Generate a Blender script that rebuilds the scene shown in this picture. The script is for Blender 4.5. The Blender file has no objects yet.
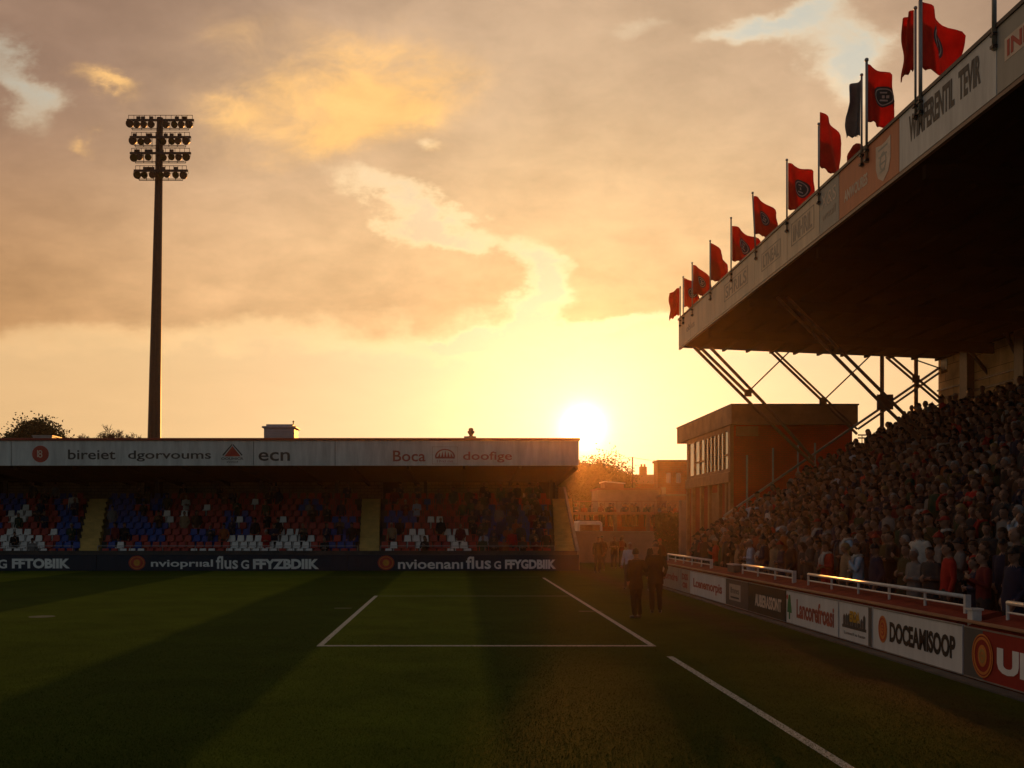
import bpy, bmesh, math, random
from mathutils import Vector, Matrix, noise as mnoise
random.seed(7)
R = math.radians
scene = bpy.context.scene
COL = scene.collection
F = 1000.0; CH = 2.4            # focal length in pixels, camera height

def P(px, py, d):               # survey helper: image point + distance -> world point
    return Vector(((px-457)*d/F, d, CH+(524-py)*d/F))
def PX(px, d): return (px-457)*d/F
def PZ(py, d): return CH+(524-py)*d/F

# ------------------------------------------------------------------ materials
def nt_clear(m):
    m.use_nodes = True
    nt = m.node_tree
    for n in list(nt.nodes): nt.nodes.remove(n)
    return nt
def mat(name, c, rough=0.7, var=0.25, scale=3.0, bump=0.0, bscale=40.0, metal=0.0, spec=0.4, trans=0.0, streak=False):
    m = bpy.data.materials.new(name); nt = nt_clear(m); N = nt.nodes; L = nt.links
    out = N.new('ShaderNodeOutputMaterial'); b = N.new('ShaderNodeBsdfPrincipled')
    tc = N.new('ShaderNodeTexCoord'); nz = N.new('ShaderNodeTexNoise')
    nz.inputs['Scale'].default_value = scale; nz.inputs['Detail'].default_value = 6; nz.inputs['Roughness'].default_value = 0.65
    if streak:
        mpn = N.new('ShaderNodeMapping'); mpn.inputs['Scale'].default_value = (2.2, 2.2, 0.35); L.new(tc.outputs['Object'], mpn.inputs['Vector']); L.new(mpn.outputs[0], nz.inputs['Vector'])
    else: L.new(tc.outputs['Object'], nz.inputs['Vector'])
    mx = N.new('ShaderNodeMix'); mx.data_type = 'RGBA'
    rp = N.new('ShaderNodeMapRange'); rp.inputs[1].default_value = 0.3; rp.inputs[2].default_value = 0.7
    L.new(nz.outputs['Fac'], rp.inputs[0]); L.new(rp.outputs[0], mx.inputs['Factor'])
    mx.inputs['A'].default_value = (*[x*(1-var) for x in c], 1); mx.inputs['B'].default_value = (*[min(1, x*(1+var*0.7)) for x in c], 1)
    L.new(mx.outputs['Result'], b.inputs['Base Color'])
    b.inputs['Roughness'].default_value = rough; b.inputs['Metallic'].default_value = metal
    b.inputs['Specular IOR Level'].default_value = spec
    if bump:
        nb = N.new('ShaderNodeTexNoise'); nb.inputs['Scale'].default_value = bscale; nb.inputs['Detail'].default_value = 4
        L.new(tc.outputs['Object'], nb.inputs['Vector'])
        bp = N.new('ShaderNodeBump'); bp.inputs['Strength'].default_value = bump; bp.inputs['Distance'].default_value = 0.05
        L.new(nb.outputs['Fac'], bp.inputs['Height']); L.new(bp.outputs['Normal'], b.inputs['Normal'])
    if trans:
        tr = N.new('ShaderNodeBsdfTranslucent'); L.new(mx.outputs['Result'], tr.inputs['Color'])
        ms = N.new('ShaderNodeMixShader'); ms.inputs[0].default_value = trans
        L.new(b.outputs[0], ms.inputs[1]); L.new(tr.outputs[0], ms.inputs[2]); L.new(ms.outputs[0], out.inputs['Surface'])
    else:
        L.new(b.outputs[0], out.inputs['Surface'])
    return m
def mat_objcol(name, rough=0.85):       # cloth whose colour is the object's own colour
    m = bpy.data.materials.new(name); nt = nt_clear(m); N = nt.nodes; L = nt.links
    out = N.new('ShaderNodeOutputMaterial'); b = N.new('ShaderNodeBsdfPrincipled')
    oi = N.new('ShaderNodeObjectInfo'); tc = N.new('ShaderNodeTexCoord'); nz = N.new('ShaderNodeTexNoise')
    nz.inputs['Scale'].default_value = 14; nz.inputs['Detail'].default_value = 5
    L.new(tc.outputs['Object'], nz.inputs['Vector'])
    mr = N.new('ShaderNodeMapRange'); mr.inputs[3].default_value = 0.65; mr.inputs[4].default_value = 1.25
    L.new(nz.outputs['Fac'], mr.inputs[0])
    mu = N.new('ShaderNodeVectorMath'); mu.operation = 'SCALE'
    L.new(oi.outputs['Color'], mu.inputs[0]); L.new(mr.outputs[0], mu.inputs['Scale'])
    L.new(mu.outputs[0], b.inputs['Base Color']); b.inputs['Roughness'].default_value = rough
    b.inputs['Specular IOR Level'].default_value = 0.2
    L.new(b.outputs[0], out.inputs['Surface'])
    return m
def mat_brick(name, c1, c2, mortar, scale, bw=0.5, rh=0.25, var=0.3, msize=0.02, axis='X'):
    m = bpy.data.materials.new(name); nt = nt_clear(m); N = nt.nodes; L = nt.links
    out = N.new('ShaderNodeOutputMaterial'); b = N.new('ShaderNodeBsdfPrincipled')
    tc = N.new('ShaderNodeTexCoord'); sp = N.new('ShaderNodeSeparateXYZ'); cb = N.new('ShaderNodeCombineXYZ')
    L.new(tc.outputs['Object'], sp.inputs[0])
    L.new(sp.outputs['X' if axis == 'X' else 'Y'], cb.inputs[0]); L.new(sp.outputs['Z'], cb.inputs[1])
    br = N.new('ShaderNodeTexBrick'); br.inputs['Scale'].default_value = scale
    br.inputs['Color1'].default_value = (*c1, 1); br.inputs['Color2'].default_value = (*c2, 1); br.inputs['Mortar'].default_value = (*mortar, 1)
    br.inputs['Brick Width'].default_value = bw; br.inputs['Row Height'].default_value = rh; br.inputs['Mortar Size'].default_value = msize
    L.new(cb.outputs[0], br.inputs['Vector'])
    nz = N.new('ShaderNodeTexNoise'); nz.inputs['Scale'].default_value = 1.1; nz.inputs['Detail'].default_value = 7
    L.new(tc.outputs['Object'], nz.inputs['Vector'])
    mr = N.new('ShaderNodeMapRange'); mr.inputs[1].default_value = 0.3; mr.inputs[2].default_value = 0.7
    mr.inputs[3].default_value = 1-var; mr.inputs[4].default_value = 1+var*0.6
    L.new(nz.outputs['Fac'], mr.inputs[0])
    mu = N.new('ShaderNodeVectorMath'); mu.operation = 'SCALE'; L.new(br.outputs['Color'], mu.inputs[0]); L.new(mr.outputs[0], mu.inputs['Scale'])
    L.new(mu.outputs[0], b.inputs['Base Color']); b.inputs['Roughness'].default_value = 0.9
    bp = N.new('ShaderNodeBump'); bp.inputs['Strength'].default_value = 0.6; bp.inputs['Distance'].default_value = 0.02
    L.new(br.outputs['Fac'], bp.inputs['Height']); bp.invert = True
    L.new(bp.outputs['Normal'], b.inputs['Normal']); L.new(b.outputs[0], out.inputs['Surface'])
    return m

M = {}
M['white_paint'] = mat('white_paint', (0.74, 0.74, 0.70), 0.6, 0.12)
M['fascia_white'] = mat('fascia_white', (0.62, 0.63, 0.60), 0.55, 0.26, 1.3, streak=True)
M['fascia_grey'] = mat('fascia_grey', (0.40, 0.38, 0.32), 0.6, 0.16, 0.9, streak=True)
M['fascia_beige'] = mat('fascia_beige', (0.74, 0.58, 0.40), 0.6, 0.22, 0.9, streak=True)  # base colour lightened to carry some of the glow at the far roof end
M['fascia_orange'] = mat('fascia_orange', (0.62, 0.22, 0.10), 0.6, 0.12, streak=True)
M['faint_print'] = mat('faint_print', (0.40, 0.32, 0.24), 0.6, 0.3)
M['pale_print'] = mat('pale_print', (0.72, 0.58, 0.45), 0.6, 0.2)
M['red_print'] = mat('red_print', (0.48, 0.06, 0.035), 0.6, 0.2)
M['dull_red_print'] = mat('dull_red_print', (0.36, 0.09, 0.06), 0.6, 0.3)
M['black_print'] = mat('black_print', (0.018, 0.018, 0.018), 0.5, 0.2)
M['grey_print'] = mat('grey_print', (0.06, 0.06, 0.055), 0.6, 0.3)
M['white_print'] = mat('white_print', (0.80, 0.80, 0.78), 0.5, 0.1)
M['yellow_print'] = mat('yellow_print', (0.65, 0.36, 0.03), 0.5, 0.2)
M['orange_print'] = mat('orange_print', (0.62, 0.20, 0.04), 0.5, 0.2)
M['green_print'] = mat('green_print', (0.02, 0.20, 0.07), 0.5, 0.2)
M['navy'] = mat('navy', (0.013, 0.022, 0.045), 0.45, 0.2, streak=True)
M['board_white'] = mat('board_white', (0.66, 0.66, 0.64), 0.5, 0.13, 1.6, streak=True)
M['board_beige'] = mat('board_beige', (0.42, 0.36, 0.29), 0.6, 0.25, 2, streak=True)
M['board_olive'] = mat('board_olive', (0.035, 0.038, 0.03), 0.5, 0.2)
M['board_grey'] = mat('board_grey', (0.09, 0.09, 0.085), 0.5, 0.2)
M['board_red'] = mat('board_red', (0.30, 0.015, 0.012), 0.45, 0.15, streak=True)
M['red_trim'] = mat('red_trim', (0.28, 0.035, 0.02), 0.5, 0.2)
M['red_wall'] = mat('red_wall', (0.22, 0.030, 0.018), 0.8, 0.4, 2.5, 0.3, spec=0.15)
M['dark_steel'] = mat('dark_steel', (0.035, 0.030, 0.027), 0.45, 0.3, 4, metal=0.3)
M['galv'] = mat('galv', (0.34, 0.33, 0.31), 0.4, 0.2, 6, metal=0.6)
M['brown_steel'] = mat('brown_steel', (0.20, 0.115, 0.075), 0.45, 0.3, 5)
M['rail_white'] = mat('rail_white', (0.66, 0.64, 0.60), 0.32, 0.2, 5)
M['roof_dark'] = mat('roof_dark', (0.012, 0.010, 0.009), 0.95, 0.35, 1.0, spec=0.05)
M['roof_metal'] = mat('roof_metal', (0.20, 0.18, 0.16), 0.6, 0.2)
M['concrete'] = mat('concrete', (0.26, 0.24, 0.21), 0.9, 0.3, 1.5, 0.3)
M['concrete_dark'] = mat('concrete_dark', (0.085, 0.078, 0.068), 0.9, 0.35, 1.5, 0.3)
M['step_yellow'] = mat('step_yellow', (0.62, 0.43, 0.13), 0.85, 0.25, 2.0)
M['seat_red'] = mat('seat_red', (0.38, 0.036, 0.02), 0.5, 0.3)
M['seat_blue'] = mat('seat_blue', (0.016, 0.055, 0.29), 0.5, 0.3)
M['seat_white'] = mat('seat_white', (0.74, 0.72, 0.68), 0.5, 0.12)
M['brick_far'] = mat_brick('brick_far', (0.30, 0.23, 0.13), (0.24, 0.18, 0.10), (0.14, 0.11, 0.08), 1.0, 0.44, 0.2)
M['block_wall'] = mat_brick('block_wall', (0.74, 0.51, 0.25), (0.66, 0.45, 0.22), (0.22, 0.14, 0.08), 1.0, 1.3, 0.62, 0.45, 0.012, 'Y')
M['brick_red'] = mat_brick('brick_red', (0.58, 0.034, 0.007), (0.50, 0.030, 0.006), (0.34, 0.04, 0.012), 1.0, 0.23, 0.08, 0.25, 0.008)
M['brick_red_side'] = mat_brick('brick_red_side', (0.40, 0.065, 0.025), (0.34, 0.055, 0.022), (0.24, 0.06, 0.04), 1.0, 0.23, 0.08, 0.25, 0.008, 'Y')
M['brick_brown'] = mat_brick('brick_brown', (0.32, 0.085, 0.035), (0.26, 0.07, 0.03), (0.22, 0.11, 0.07), 1.0, 0.5, 0.2, 0.3, 0.02)  # reddened so the colour carries the warm flare glow of the corner gap
M['slab_tan'] = mat('slab_tan', (0.30, 0.20, 0.12), 0.8, 0.3, 1.5, 0.2)
M['wood_tan'] = mat('wood_tan', (0.36, 0.18, 0.09), 0.7, 0.3, 2.5)
M['render_pale'] = mat('render_pale', (0.27, 0.21, 0.17), 0.9, 0.3, 0.8, 0.2)
M['render_pink'] = mat('render_pink', (0.27, 0.14, 0.09), 0.9, 0.25, 0.9, 0.2)
M['tile_roof'] = mat('tile_roof', (0.17, 0.07, 0.04), 0.85, 0.35, 4)
M['vent_grey'] = mat('vent_grey', (0.42, 0.42, 0.44), 0.5, 0.15)
M['van_white'] = mat('van_white', (0.60, 0.56, 0.52), 0.3, 0.1)
M['rubber'] = mat('rubber', (0.02, 0.02, 0.02), 0.8, 0.2)
M['flag_red'] = mat('flag_red', (0.62, 0.065, 0.024), 0.8, 0.22, 3, trans=0.64)
M['flag_blue'] = mat('flag_blue', (0.30, 0.29, 0.30), 0.8, 0.25, 3, trans=0.6)
M['leaf'] = mat('leaf', (0.05, 0.075, 0.02), 0.75, 0.5, 1.2, trans=0.35)
M['leaf_dark'] = mat('leaf_dark', (0.035, 0.05, 0.018), 0.8, 0.5, 1.2, trans=0.2)
M['bark'] = mat('bark', (0.09, 0.06, 0.04), 0.9, 0.4, 5)
M['twig'] = mat('twig', (0.12, 0.07, 0.045), 0.9, 0.3, 5)
M['skin'] = mat('skin', (0.25, 0.138, 0.092), 0.65, 0.15, 8)
M['shoe'] = mat('shoe', (0.018, 0.015, 0.014), 0.4, 0.3)
M['trousers'] = mat('trousers', (0.022, 0.022, 0.028), 0.85, 0.4, 8)
M['suit'] = mat('suit', (0.014, 0.010, 0.008), 0.9, 0.35, 9, spec=0.1)
M['shirt_white'] = mat('shirt_white', (0.70, 0.70, 0.72), 0.8, 0.1)
M['eye'] = mat('eye', (0.015, 0.012, 0.01), 0.2, 0.1)
M['lip'] = mat('lip', (0.30, 0.10, 0.08), 0.5, 0.1)
M['cloth'] = mat_objcol('cloth')
M['hair_tint'] = mat_objcol('hair_tint', 0.6)
M['gold_print'] = mat('gold_print', (0.45, 0.26, 0.07), 0.6, 0.25)

def mat_glass():
    m = bpy.data.materials.new('window_glass'); nt = nt_clear(m); N = nt.nodes; L = nt.links
    out = N.new('ShaderNodeOutputMaterial'); b = N.new('ShaderNodeBsdfPrincipled')
    b.inputs['Base Color'].default_value = (0.02, 0.02, 0.02, 1); b.inputs['Roughness'].default_value = 0.03
    b.inputs['Specular IOR Level'].default_value = 1.0; b.inputs['IOR'].default_value = 1.9
    nz = N.new('ShaderNodeTexNoise'); nz.inputs['Scale'].default_value = 1.2
    tc = N.new('ShaderNodeTexCoord'); L.new(tc.outputs['Object'], nz.inputs['Vector'])
    bp = N.new('ShaderNodeBump'); bp.inputs['Strength'].default_value = 0.08; L.new(nz.outputs['Fac'], bp.inputs['Height'])
    L.new(bp.outputs['Normal'], b.inputs['Normal']); L.new(b.outputs[0], out.inputs['Surface'])
    return m
M['glass'] = mat_glass()

# ------------------------------------------------------------------ geometry builder
class MB:
    def __init__(s): s.v = []; s.f = []; s.m = []
    def add(s, vs, fs, mi=0):
        o = len(s.v); s.v += [Vector(v) for v in vs]
        s.f += [tuple(i+o for i in f) for f in fs]; s.m += [mi]*len(fs); return s
    def box(s, x0, x1, y0, y1, z0, z1, mi=0):
        vs = [(x0,y0,z0),(x1,y0,z0),(x1,y1,z0),(x0,y1,z0),(x0,y0,z1),(x1,y0,z1),(x1,y1,z1),(x0,y1,z1)]
        return s.add(vs, [(0,3,2,1),(4,5,6,7),(0,1,5,4),(1,2,6,5),(2,3,7,6),(3,0,4,7)], mi)
    def tube(s, pts, r, n=8, mi=0, caps=True):
        pts = [Vector(p) for p in pts]; rr = r if isinstance(r, (list, tuple)) else [r]*len(pts)
        rings = []; ref = None
        for i, p in enumerate(pts):
            t = (pts[min(i+1, len(pts)-1)] - pts[max(i-1, 0)]).normalized()
            if ref is None: ref = Vector((0,0,1)) if abs(t.z) < 0.9 else Vector((1,0,0))
            u = t.cross(ref).normalized(); w = u.cross(t).normalized(); ref = w
            rings.append([p + (u*math.cos(2*math.pi*k/n) + w*math.sin(2*math.pi*k/n))*rr[i] for k in range(n)])
        vs = [v for q in rings for v in q]; fs = []
        for i in range(len(pts)-1):
            for k in range(n):
                a = i*n+k; b = i*n+(k+1) % n; fs.append((a, b, b+n, a+n))
        if caps:
            fs.append(tuple(range(n-1, -1, -1))); fs.append(tuple(range((len(pts)-1)*n, len(pts)*n)))
        return s.add(vs, fs, mi)
    def ell(s, c, r, n=10, m=7, mi=0, rot=None):
        c = Vector(c); vs = []; fs = []
        for j in range(m+1):
            th = math.pi*j/m
            for k in range(n):
                ph = 2*math.pi*k/n
                v = Vector((r[0]*math.sin(th)*math.cos(ph), r[1]*math.sin(th)*math.sin(ph), r[2]*math.cos(th)))
                if rot: v = rot @ v
                vs.append(c+v)
        for j in range(m):
            for k in range(n):
                a = j*n+k; b = j*n+(k+1) % n; fs.append((a, a+n, b+n, b))
        return s.add(vs, fs, mi)
    def loft(s, rings, mi=0, caps=True):
        n = len(rings[0]); vs = [v for q in rings for v in q]; fs = []
        for i in range(len(rings)-1):
            for k in range(n):
                a = i*n+k; b = i*n+(k+1) % n; fs.append((a, b, b+n, a+n))
        if caps:
            fs.append(tuple(range(n-1, -1, -1))); fs.append(tuple(range((len(rings)-1)*n, len(rings)*n)))
        return s.add(vs, fs, mi)
    def prism(s, poly, axis, a0, a1, mi=0):     # polygon (2-D) extruded along an axis
        def pt(p, a): return (a, p[0], p[1]) if axis == 'X' else ((p[0], a, p[1]) if axis == 'Y' else (p[0], p[1], a))
        n = len(poly); vs = [pt(p, a0) for p in poly]+[pt(p, a1) for p in poly]
        fs = [tuple(range(n)), tuple(range(2*n-1, n-1, -1))]+[(i, i+n, (i+1) % n+n, (i+1) % n) for i in range(n)]
        return s.add(vs, fs, mi)
    def build_each(s, name, mats, parent=None, **kw):      # every connected piece an object of its own
        up = list(range(len(s.v)))
        def find(i):
            while up[i] != i: up[i] = up[up[i]]; i = up[i]
            return i
        for f in s.f:
            for q in f[1:]: up[find(q)] = find(f[0])
        grp = {}
        for f, m in zip(s.f, s.m): grp.setdefault(find(f[0]), []).append((f, m))
        out = []
        for k, fl in grp.items():
            ids = sorted({i for f, _ in fl for i in f}); mp = {j: i for i, j in enumerate(ids)}
            b = MB(); b.v = [s.v[i] for i in ids]; b.f = [tuple(mp[i] for i in f) for f, _ in fl]; b.m = [m for _, m in fl]
            out.append(b.build(name, mats, parent, **kw))
        return out
    def build(s, name, mats, parent=None, loc=None, smooth=False, bevel=0.0):
        org = Vector(loc) if loc is not None else (ORG[parent.name] if parent else Vector((0,0,0)))
        me = bpy.data.meshes.new(name); me.from_pydata([tuple(v-org) for v in s.v], [], s.f)
        if not isinstance(mats, (list, tuple)): mats = [mats]
        for q in mats: me.materials.append(q)
        me.polygons.foreach_set('material_index', s.m)
        bm = bmesh.new(); bm.from_mesh(me); bmesh.ops.recalc_face_normals(bm, faces=bm.faces); bm.to_mesh(me); bm.free()
        if smooth:
            me.polygons.foreach_set('use_smooth', [True]*len(me.polygons))
        me.update()
        o = bpy.data.objects.new(name, me); COL.objects.link(o)
        if parent: o.parent = parent; o.location = org - ORG[parent.name]
        else: o.location = org
        ORG[o.name] = org
        if bevel:
            b = o.modifiers.new('bevel', 'BEVEL'); b.width = bevel; b.segments = 2; b.limit_method = 'ANGLE'
        return o
ORG = {}
def empty(name, loc, rz=0):
    o = bpy.data.objects.new(name, None); COL.objects.link(o); o.location = loc; o.rotation_euler.z = rz
    o.empty_display_size = 0.2; ORG[o.name] = Vector(loc); return o
def tag(o, label=None, cat=None, group=None, kind=None):
    if label: o['label'] = label
    if cat: o['category'] = cat
    if group: o['group'] = group
    if kind: o['kind'] = kind
    return o

class Frame:                     # a flat board: origin, right, up and outward normal
    def __init__(s, o, r, u, n): s.o = Vector(o); s.r = Vector(r); s.u = Vector(u); s.n = Vector(n)
    def p(s, a, b, w=0): return s.o + s.r*a + s.u*b + s.n*w
def plate(mb, fr, poly, w0, w1, mi=0):
    n = len(poly); vs = [fr.p(a, b, w0) for a, b in poly]+[fr.p(a, b, w1) for a, b in poly]
    mb.add(vs, [tuple(range(n)), tuple(range(2*n-1, n-1, -1))]+[(i, i+n, (i+1) % n+n, (i+1) % n) for i in range(n)], mi)
    return mb
def rect(a0, a1, b0, b1): return [(a0,b0),(a1,b0),(a1,b1),(a0,b1)]
def ellp(a, b, ra, rb, n=24): return [(a+ra*math.cos(2*math.pi*k/n), b+rb*math.sin(2*math.pi*k/n)) for k in range(n)]
def ring(mb, fr, a, b, ra, rb, t, w0, w1, mi=0, n=24):
    o = ellp(a, b, ra, rb, n); i = ellp(a, b, ra*(1-t), rb*(1-t), n)
    for k in range(n):
        q = (k+1) % n; plate(mb, fr, [o[k], o[q], i[q], i[k]], w0, w1, mi)
    return mb
def text_shape(s, bold=0.0, spacing=1.0):
    cu = bpy.data.curves.new('letters', 'FONT'); cu.body = s; cu.extrude = 0.5; cu.offset = bold; cu.resolution_u = 3
    cu.space_character = spacing; cu.size = 1
    o = bpy.data.objects.new('letters', cu); COL.objects.link(o)
    dg = bpy.context.evaluated_depsgraph_get(); me = bpy.data.meshes.new_from_object(o.evaluated_get(dg))
    vs = [v.co.copy() for v in me.vertices]; fs = [tuple(p.vertices) for p in me.polygons]
    bpy.data.objects.remove(o); bpy.data.curves.remove(cu); bpy.data.meshes.remove(me)
    return vs, fs
def letters(mb, fr, s, a0, a1, b0, b1, w0=0.002, w1=0.006, bold=0.0, mi=0, spacing=1.0):
    vs, fs = text_shape(s, bold, spacing)
    x0 = min(v.x for v in vs); x1 = max(v.x for v in vs); y0 = min(v.y for v in vs); y1 = max(v.y for v in vs)
    out = []
    for v in vs:
        out.append(fr.p(a0+(v.x-x0)/(x1-x0)*(a1-a0), b0+(v.y-y0)/(y1-y0)*(b1-b0), w1 if v.z > 0 else w0))
    mb.add(out, fs, mi); return mb

# ------------------------------------------------------------------ camera
cam = bpy.data.cameras.new('camera'); co = bpy.data.objects.new('camera', cam); COL.objects.link(co)
co.location = (0, 0, CH); co.rotation_euler = (R(90), 0, 0)
cam.sensor_fit = 'HORIZONTAL'; cam.sensor_width = 36; cam.lens = 36*F/1024
cam.shift_x = (512-457)/1024; cam.shift_y = (524-384)/1024
cam.clip_start = 0.1; cam.clip_end = 3000
scene.camera = co

# ------------------------------------------------------------------ sun and sky
SUN = Vector((0.126, 1.0, 0.097)).normalized()
SEL = math.asin(SUN.z); SAZ = math.atan2(SUN.x, SUN.y)
sl = bpy.data.lights.new('sun', 'SUN'); so = bpy.data.objects.new('sun', sl); COL.objects.link(so)
sl.energy = 2.4; sl.angle = R(0.5); sl.color = (1.0, 0.34, 0.06)
so.rotation_euler = (-SUN).to_track_quat('-Z', 'Y').to_euler(); so.location = SUN*200

def build_world():
    w = bpy.data.worlds.new('World'); scene.world = w; w.use_nodes = True
    nt = w.node_tree; N = nt.nodes; L = nt.links
    for n in list(N): N.remove(n)
    class E:                         # tiny expression builder over math nodes
        def __init__(s, k): s.k = k
        def __add__(s, o): return op('ADD', s, o)
        def __radd__(s, o): return op('ADD', o, s)
        def __sub__(s, o): return op('SUBTRACT', s, o)
        def __rsub__(s, o): return op('SUBTRACT', o, s)
        def __mul__(s, o): return op('MULTIPLY', s, o)
        def __rmul__(s, o): return op('MULTIPLY', o, s)
        def __truediv__(s, o): return op('DIVIDE', s, o)
        def __pow__(s, o): return op('POWER', s, o)
    def op(t, a, b=None):
        n = N.new('ShaderNodeMath'); n.operation = t
        for i, q in enumerate((a, b)):
            if q is None: continue
            if isinstance(q, E): L.new(q.k, n.inputs[i])
            else: n.inputs[i].default_value = q
        return E(n.outputs[0])
    def mx(a, b): return op('MAXIMUM', a, b)
    def mn(a, b): return op('MINIMUM', a, b)
    def smooth(x, a, b):
        n = N.new('ShaderNodeMapRange'); n.interpolation_type = 'SMOOTHSTEP'
        L.new(x.k, n.inputs[0]); n.inputs[1].default_value = a; n.inputs[2].default_value = b; return E(n.outputs[0])
    def vec(a, b, c):
        n = N.new('ShaderNodeCombineXYZ')
        for i, q in enumerate((a, b, c)):
            if isinstance(q, E): L.new(q.k, n.inputs[i])
            else: n.inputs[i].default_value = q
        return n.outputs[0]
    def noise(v, sc, det=6, rough=0.55, dist=0.0):
        n = N.new('ShaderNodeTexNoise'); L.new(v, n.inputs['Vector']); n.inputs['Scale'].default_value = sc
        n.inputs['Detail'].default_value = det; n.inputs['Roughness'].default_value = rough; n.inputs['Distortion'].default_value = dist
        return E(n.outputs['Fac'])
    def mixc(f, a, b):
        n = N.new('ShaderNodeMix'); n.data_type = 'RGBA'
        if isinstance(f, E): L.new(f.k, n.inputs['Factor'])
        else: n.inputs['Factor'].default_value = f
        for nm, q in (('A', a), ('B', b)):
            if isinstance(q, tuple): n.inputs[nm].default_value = (*q, 1)
            else: L.new(q, n.inputs[nm])
        return n.outputs['Result']
    def scalec(c, f):
        n = N.new('ShaderNodeVectorMath'); n.operation = 'SCALE'
        if isinstance(c, tuple): n.inputs[0].default_value = c
        else: L.new(c, n.inputs[0])
        if isinstance(f, E): L.new(f.k, n.inputs['Scale'])
        else: n.inputs['Scale'].default_value = f
        return n.outputs[0]
    def addc(a, b):
        n = N.new('ShaderNodeVectorMath'); n.operation = 'ADD'; L.new(a, n.inputs[0]); L.new(b, n.inputs[1]); return n.outputs[0]
    tc = N.new('ShaderNodeTexCoord'); sp = N.new('ShaderNodeSeparateXYZ'); L.new(tc.outputs['Generated'], sp.inputs[0])
    X, Y, Z = E(sp.outputs[0]), E(sp.outputs[1]), E(sp.outputs[2])
    yy = mx(Y, 0.12); u = X/yy; v = Z/yy
    cs = mx(X*SUN.x + Y*SUN.y + Z*SUN.z, 0.0)
    zc = mx(Z, 0.0)
    sky = N.new('ShaderNodeTexSky'); sky.sky_type = 'NISHITA'; sky.sun_disc = False
    sky.sun_elevation = SEL; sky.sun_rotation = SAZ; sky.air_density = 1.0; sky.dust_density = 2.0; sky.ozone_density = 1.0
    nish = sky.outputs[0]
    # cloud field on a flat layer overhead
    den = zc + 0.16
    cp = vec(X/den, Y/den, 0.0)
    n1 = noise(cp, 1.3, 8, 0.58, 0.3); n2 = noise(cp, 4.5, 8, 0.6, 0.2)
    wv = vec(u, v*1.6, 0.3)
    w1 = noise(wv, 7.0, 7, 0.6) - 0.5; w2 = noise(vec(u, v*1.6, 5.1), 7.0, 7, 0.6) - 0.5
    w3 = noise(vec(u, v*1.5, 9.4), 22.0, 6, 0.6) - 0.5
    uw = u + w1*0.15 + w3*0.045; vw = v + w2*0.095 + w3*0.035
    def blob(px, py, rx, ry, ang=0.0):
        cu_, cv_ = (px-457)/F, (524-py)/F
        c, s_ = math.cos(ang), math.sin(ang)
        du = uw - cu_; dv = vw - cv_
        a = (du*c + dv*s_)/(rx/F); b = (dv*c - du*s_)/(ry/F)
        return op('EXPONENT', (a*a + b*b)*-1.0)
    opening = blob(12, 82, 26, 52, 0.25)*0.75 + blob(430, 222, 110, 17, -0.42) + blob(533, 300, 24, 52, -0.15) + \
        blob(770, 22, 60, 17, 0.3) + blob(842, 58, 48, 42, -0.4) + blob(625, 25, 60, 14, 0.4)*0.35 + blob(600, 325, 95, 12, 0.1)*0.9 + \
        blob(790, 290, 90, 60)*0.5 + blob(435, 148, 26, 12)*0.6 + blob(440, 335, 70, 8)*0.5
    horizon = smooth(vw*-1.0, -0.215, -0.165)           # clear strip under the cloud bank
    fine = noise(wv, 16.0, 8, 0.62, 0.4)
    lace = smooth(opening*(0.25 + fine*1.5), 0.15, 1.02)
    clear = mn(lace + horizon, 1.0)
    rim = clear*(1.0 - clear)*4.0
    belly = smooth(vw*-1.0, -0.30, -0.20)*(1.0 - clear)
    gold = blob(385, 92, 95, 40, 0.15)*1.25 + blob(330, 135, 75, 24, 0.3)*0.75 + blob(235, 108, 50, 22, 0.3)*0.7 + blob(300, 95, 190, 75)*0.42 + blob(250, 30, 60, 20)*0.3 + blob(92, 88, 26, 13, -0.5)*0.9 + blob(78, 148, 20, 9)*0.8 + \
        blob(833, 74, 17, 10)*0.9 + blob(440, 150, 18, 9)*0.8
    # cloud tint: grey peach far from the sun, gold towards it
    g_wide = cs**7.0; g_mid = cs**34.0
    gw = smooth(g_wide, 0.26, 0.68); hi = smooth(v, 0.16, 0.47)
    ccol = mixc(hi, mixc(gw, (0.66, 0.36, 0.155), (0.97, 0.575, 0.27)), mixc(gw, (0.355, 0.222, 0.150), (0.70, 0.475, 0.305)))
    ccol = mixc(g_mid, ccol, (1.06, 0.76, 0.36))
    ctex = 0.64 + n1*0.56 + (n2 - 0.5)*0.48 + (fine - 0.5)*0.26 + w3*0.10
    ccol = scalec(ccol, ctex*(1.0 - belly*0.13))
    ccol = mixc(mn(smooth(gold*(0.2 + fine*1.7), 0.10, 1.7)*0.95, 1.0), ccol, scalec((1.10, 0.63, 0.22), 0.62 + fine*0.5 + n2*0.26))
    # clear air: Nishita plus the bright low-sun veil
    veil = mixc(g_wide, (0.74, 0.45, 0.21), (0.92, 0.62, 0.30))
    veil = mixc(g_mid, veil, (0.86, 0.70, 0.46))
    up = smooth(v, 0.22, 0.5)
    veil = mixc(up, veil, mixc(gw, (0.47, 0.47, 0.40), mixc(smooth(v, 0.30, 0.43), (0.90, 0.81, 0.58), (0.66, 0.64, 0.53))))
    clearc = addc(scalec(nish, 0.007), scalec(veil, 0.95 + (n2 - 0.5)*0.12))
    front = addc(mixc(clear, ccol, clearc), scalec(mixc(g_wide, (0.05, 0.045, 0.03), (0.20, 0.145, 0.06)), rim))
    # away from the sun: dim dusk cloud
    back = addc(scalec(nish, 0.02), scalec(mixc(smooth(n1, 0.4, 0.65), (0.062, 0.074, 0.088), (0.105, 0.102, 0.10)), 1.0))
    col = mixc(smooth(Y, -0.05, 0.45), back, front)
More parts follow.
